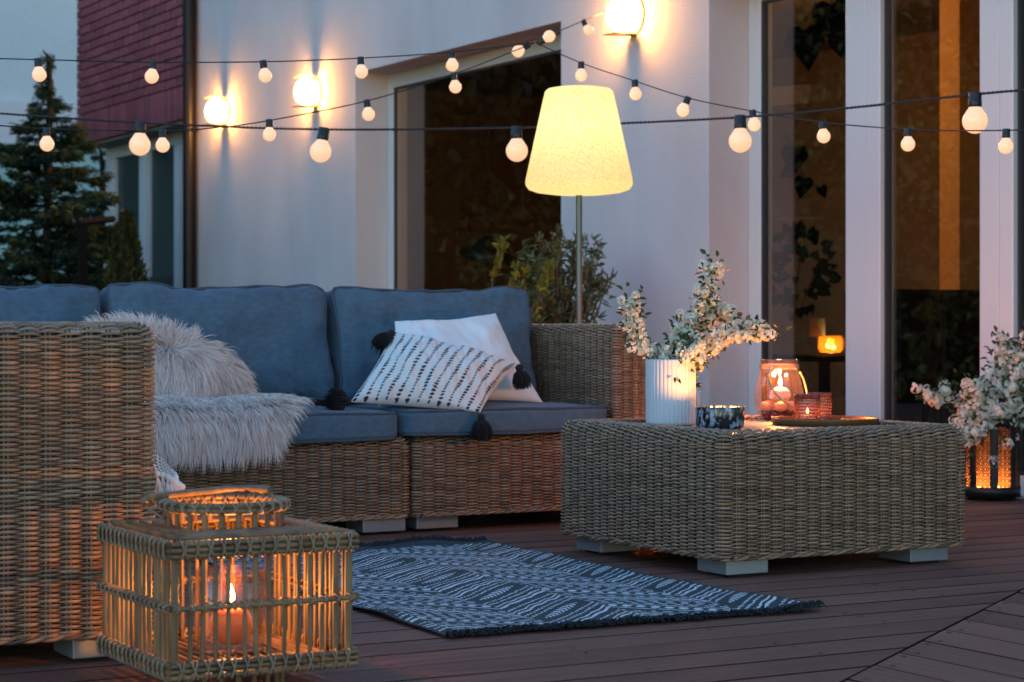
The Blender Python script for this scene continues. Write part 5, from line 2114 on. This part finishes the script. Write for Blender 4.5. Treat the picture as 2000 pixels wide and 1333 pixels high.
# ------------------------------------------------------------------ broadleaf garden trees, seen mirrored in the glass
def broadleaf(x, y, h, rad, seed, label):
    r = np.random.default_rng(seed)
    c = np.array([x, y, -.16])
    t = thing('garden_tree', label, 'tree', c, 'garden trees mirrored in the glass')
    wood = MB().tube(spline([c, c + (.1, .05, h * .3), c + (-.05, .1, h * .62), c + (0, 0, h * .9)], 16), np.linspace(.14, .02, 16), 8, caps=False)
    LP = []
    for q in range(34):
        v = r.normal(0, 1, 3)
        v /= np.linalg.norm(v)
        cc = c + (0, 0, h * .58) + v * np.array([rad, rad, h * .40]) * r.uniform(.35, .9)
        wood.tube([c + (0, 0, h * .3), (c + cc) / 2 + (0, 0, h * .2), cc], [.04, .025, .008], 5, caps=False)
        LP.append(cc + r.normal(0, .34, (170, 3)))
    LP = np.vstack(LP)
    n = len(LP)
    fol = MB()
    leaf_quads(fol, LP, r.normal(0, 1, (n, 3)), r.normal(0, 1, (n, 3)), r.uniform(.12, .22, n), r.uniform(.08, .14, n), np.array((.050, .060, .018)) * r.uniform(.4, 1.5, (n, 1)))
    wood.build('trunk', 'bark', t, colors=False)
    fol.build('crown', 'leaf', t, kind='stuff')


broadleaf(2.3, 19.0, 6.0, 1.5, 1, 'leafy tree mirrored in the deep window, nearest the conifer')
broadleaf(-3.4, 14.6, 5.6, 1.6, 4, 'leafy tree mirrored in the glazed doors, nearest the deck')
# tall clipped hedge closing the garden
ha, hb = np.array([-13.0, 8.0]), np.array([2.6, 22.6])
hd = (hb - ha) / np.linalg.norm(hb - ha)
hn = np.array([hd[1], -hd[0]])
hl = np.linalg.norm(hb - ha)
hedge = thing('garden_hedge', 'tall leafy garden hedge, seen mirrored in the glass of window and doors', 'hedge', (*ha, -.16))
q4 = [ha - hn * .9, hb - hn * .9, hb, ha]
MB().add([(p[0], p[1], z) for z in (-.16, 4.9) for p in q4], [(3, 2, 1, 0), (4, 5, 6, 7), (0, 1, 5, 4), (1, 2, 6, 5), (2, 3, 7, 6), (3, 0, 4, 7)]).build('branches', 'wood_dark', hedge, smooth=False)
r0 = np.random.default_rng(12)
n = 26000
sa, sz = r0.uniform(0, hl, n), r0.uniform(-.1, 5.1, n)
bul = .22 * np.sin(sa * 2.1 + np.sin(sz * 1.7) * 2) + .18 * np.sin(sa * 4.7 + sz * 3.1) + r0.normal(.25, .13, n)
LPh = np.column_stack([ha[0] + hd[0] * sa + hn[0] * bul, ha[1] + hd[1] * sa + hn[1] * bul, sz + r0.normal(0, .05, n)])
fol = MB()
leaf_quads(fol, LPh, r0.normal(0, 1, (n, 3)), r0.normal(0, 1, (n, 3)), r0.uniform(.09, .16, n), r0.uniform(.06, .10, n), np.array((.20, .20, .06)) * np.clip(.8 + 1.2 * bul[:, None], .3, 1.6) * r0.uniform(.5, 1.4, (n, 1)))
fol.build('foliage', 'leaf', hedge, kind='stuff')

# ------------------------------------------------------------------ inside the rooms
# warm pier and dark cabinet seen through the right door
p0, p1 = on_y(1874, 300, 8.05), on_y(1990, 300, 8.05)
MB().box(p0[0], p1[0] + .5, 8.05, 8.2, -.018, 2.498).build('room_pier', 'room_orange', house, smooth=False)
c0, c1 = on_y(1700, 566, 7.8), on_y(1975, 566, 7.8)
cab = thing('cabinet', 'low black cabinet inside the room behind the glazed doors', 'cabinet', (c0[0], 7.8, 0))
zt_ = c0[2]
MB().box(c0[0], c1[0], 7.6, 8.0, .04, zt_).build('carcass', 'black', cab, smooth=False, bevel=.004)
for q in range(3):
    xa = c0[0] + (c1[0] - c0[0]) * q / 3
    xb = c0[0] + (c1[0] - c0[0]) * (q + 1) / 3
    MB().box(xa + .006, xb - .006, 7.588, 7.599, .06, zt_ - .02).build('door', 'black', cab, smooth=False, bevel=.002)

# shelves with house plants behind the left pane
ivory = mat('shelf_ivory', (.28, .25, .22), .6)
M['ivory'] = ivory
sh = thing('wall_shelf', 'pale plant shelf unit behind the left glazed door', 'shelf', ground_at(1555, 10.2, 0))
for v in (190, 410, 640):
    a, b = at(1490, v, 10.25), at(1582, v, 10.1)
    m = MB()
    z = a[2]
    dx, dy = (b - a)[0], (b - a)[1]
    nrm2 = np.array([-dy, dx]) / math.hypot(dx, dy) * .16
    q4 = [(a[0], a[1]), (b[0], b[1]), (b[0] + nrm2[0], b[1] + nrm2[1]), (a[0] + nrm2[0], a[1] + nrm2[1])]
    m.add([(x, y, zz) for zz in (z - .045, z + .045) for x, y in q4], [(3, 2, 1, 0), (4, 5, 6, 7), (0, 1, 5, 4), (1, 2, 6, 5), (2, 3, 7, 6), (3, 0, 4, 7)])
    m.build('shelf_board', 'ivory', sh, smooth=False)


def big_leaf(mb, p, d, s, col, seed):
    """heart-shaped leaf of size s at p pointing along d, facing roughly the garden"""
    r = np.random.default_rng(seed)
    d = np.asarray(d, float)
    d /= np.linalg.norm(d)
    nn = np.append(-FW, .25) + r.normal(0, .25, 3)
    sd = np.cross(d, nn)
    sd /= np.linalg.norm(sd)
    nn = np.cross(sd, d)
    prof = [(-.12, .16), (-.10, .36), (.08, .48), (.32, .44), (.60, .27), (.85, .10), (1.0, 0)]
    L_ = [p + d * s * a + sd * s * b + nn * s * .12 * b for a, b in prof]
    R_ = [p + d * s * a - sd * s * b + nn * s * .12 * b for a, b in prof]
    C_ = [p + d * s * max(a, 0) for a, b in prof]
    n = len(prof)
    f = [(k, k + 1, 2 * n + k + 1, 2 * n + k) for k in range(n - 1)] + [(2 * n + k, 2 * n + k + 1, n + k + 1, n + k) for k in range(n - 1)]
    mb.add(np.array(L_ + R_ + C_), f, col)


GI = 'house plants behind the left glazed door'


def houseplant(label, leaves, stems, depth=10.0, loc=None):
    t = thing('house_plant', label, 'house plant', at(leaves[0][0], leaves[0][1], depth), GI)
    m = MB()
    for q, (u, v, du, dv, s) in enumerate(leaves):
        p = at(u, v, depth + random.uniform(-.05, .05))
        d = np.append(RT, 0) * du + np.array([0, 0, -dv])
        big_leaf(m, p, d, s, np.array((.006, .009, .005)), q)
    m.build('leaves', 'leaf_dark', t, colors=False)
    m = MB()
    for st in stems:
        m.tube(spline([at(u, v, depth) for u, v in st], 14), .004, 5)
    m.build('stems', 'twig', t, colors=False)


houseplant('large split-leaf plant at the top of the left glazed door', [(1572, 60, .1, 1, .20), (1625, 10, .25, 1, .24), (1600, -30, -.3, -.5, .22), (1560, 70, -.6, .5, .10), (1640, 70, .3, 1, .14)], [[(1600, -60), (1590, 20), (1572, 60)], [(1600, -60), (1620, -20), (1625, 10)]])
houseplant('trailing heart-leaf plant hanging below the second shelf', [(1553, 290, -.1, 1, .14), (1570, 350, -.2, 1, .10), (1603, 366, .3, .7, .06), (1545, 330, -.7, .6, .07)], [[(1535, 260), (1553, 300), (1572, 350), (1603, 368)]])
lv = [(1540 + 75 * math.sqrt(random.random()) * math.cos(a) * .9 + 20, 530 + 85 * math.sqrt(random.random()) * math.sin(a), math.cos(a), math.sin(a), random.uniform(.034, .058)) for a in np.linspace(0, 6 * PI, 84)]
houseplant('round-leaved bushy plant low behind the left glazed door', lv, [[(1550, 640), (1555, 560), (1565, 500)], [(1550, 640), (1580, 560), (1600, 520)]])

# lit glass light inside, low behind the left pane
gl_ = at(1622, 682, 10.25)
tl = thing('table_light', 'small amber table light glowing low behind the left glazed door', 'table lamp', gl_)
MB().lathe([(0, -.03), (.05, -.03), (.052, -.02), (0, -.018)], gl_, 24).build('base', 'blackmetal', tl, colors=False)
MB().lathe([(.05, -.018), (.062, 0), (.062, .05), (.055, .065), (.052, .065), (.058, .05), (.058, 0), (.047, -.016)], gl_, 24).build('glass_wall', 'amber', tl, colors=False)
for dx in (-.014, .014):
    MB().ball(gl_ + np.append(RT * dx, .012 - dx * .3), .010, 8, 10).build('flame', 'flame', tl, colors=False)
point_light('table_light_glow', gl_ + (0, 0, .02), 1.2, (1, .5, .12), .02, tl)
gs = MB()
gs.box(gl_[0] - .2, gl_[0] + .6, gl_[1] - .2, gl_[1] + .3, gl_[2] - .06, gl_[2] - .0305)
for q in ((-.17, -.17), (.57, -.17), (-.17, .27), (.57, .27)):
    gs.box(gl_[0] + q[0] - .02, gl_[0] + q[0] + .02, gl_[1] + q[1] - .02, gl_[1] + q[1] + .02, -.019, gl_[2] - .0602)
tag(gs.build('side_table', 'wood_dark', smooth=False, colors=False), 'dark side table carrying the small amber table light indoors', 'table')

# ceiling light in the room, out of sight above the door head
cl = thing('unseen_ceiling_lamp', 'warm ceiling globe lighting the room behind the glazed doors', 'ceiling lamp', (7.0, 6.2, 2.3))
MB().lathe([(0, 2.495), (.05, 2.495), (.05, 2.475), (.006, 2.47), (.006, 2.36), (0, 2.36)], (7.0, 6.2, 0), 20).build('mount', 'blackmetal', cl, colors=False)
M['globe'] = emis('ceiling_globe', (1.0, .46, .13), 12)
MB().ball((7.0, 6.2, 2.28), .085, 14, 20).build('globe', 'globe', cl, colors=False)
# pendant lamp in the room behind the deep window
pd = at(955, 492, 13.4)
pl = thing('pendant_lamp', 'unlit dark dome pendant lamp seen through the deep window', 'pendant lamp', pd)
MB().lathe([(.02, .10), (.05, .085), (.13, .03), (.19, -.03), (.186, -.03), (.125, .022), (.045, .076), (.0, .08)], pd, 32, axis=Matrix.Rotation(math.radians(22), 4, 'X')).build('shade', 'black', pl, colors=False)
MB().tube(spline([pd + (0, 0, .09), at(952, 440, 13.4), at(935, 420, 13.4), at(915, 430, 13.4), at(925, 470, 13.5)], 24), .005, 6).build('cord', 'black', pl, colors=False)
MB().tube([at(952, 440, 13.4), (pd[0], pd[1], 2.499)], .004, 6).build('cord', 'black', pl, colors=False)
cl = thing('unseen_ceiling_lamp', 'unseen warm ceiling globe added to brighten the room behind the deep window', 'ceiling lamp', (6.2, 8.95, 2.3))  # added fill light, hidden behind the wall, brightens the window room
MB().lathe([(0, 2.495), (.05, 2.495), (.05, 2.475), (.006, 2.47), (.006, 2.36), (0, 2.36)], (6.2, 8.95, 0), 20).build('mount', 'blackmetal', cl, colors=False)
M['globe_fill'] = emis('ceiling_globe_fill', (1.0, .52, .20), 52)
MB().ball((6.2, 8.95, 2.28), .085, 14, 20).build('globe', 'globe_fill', cl, colors=False)
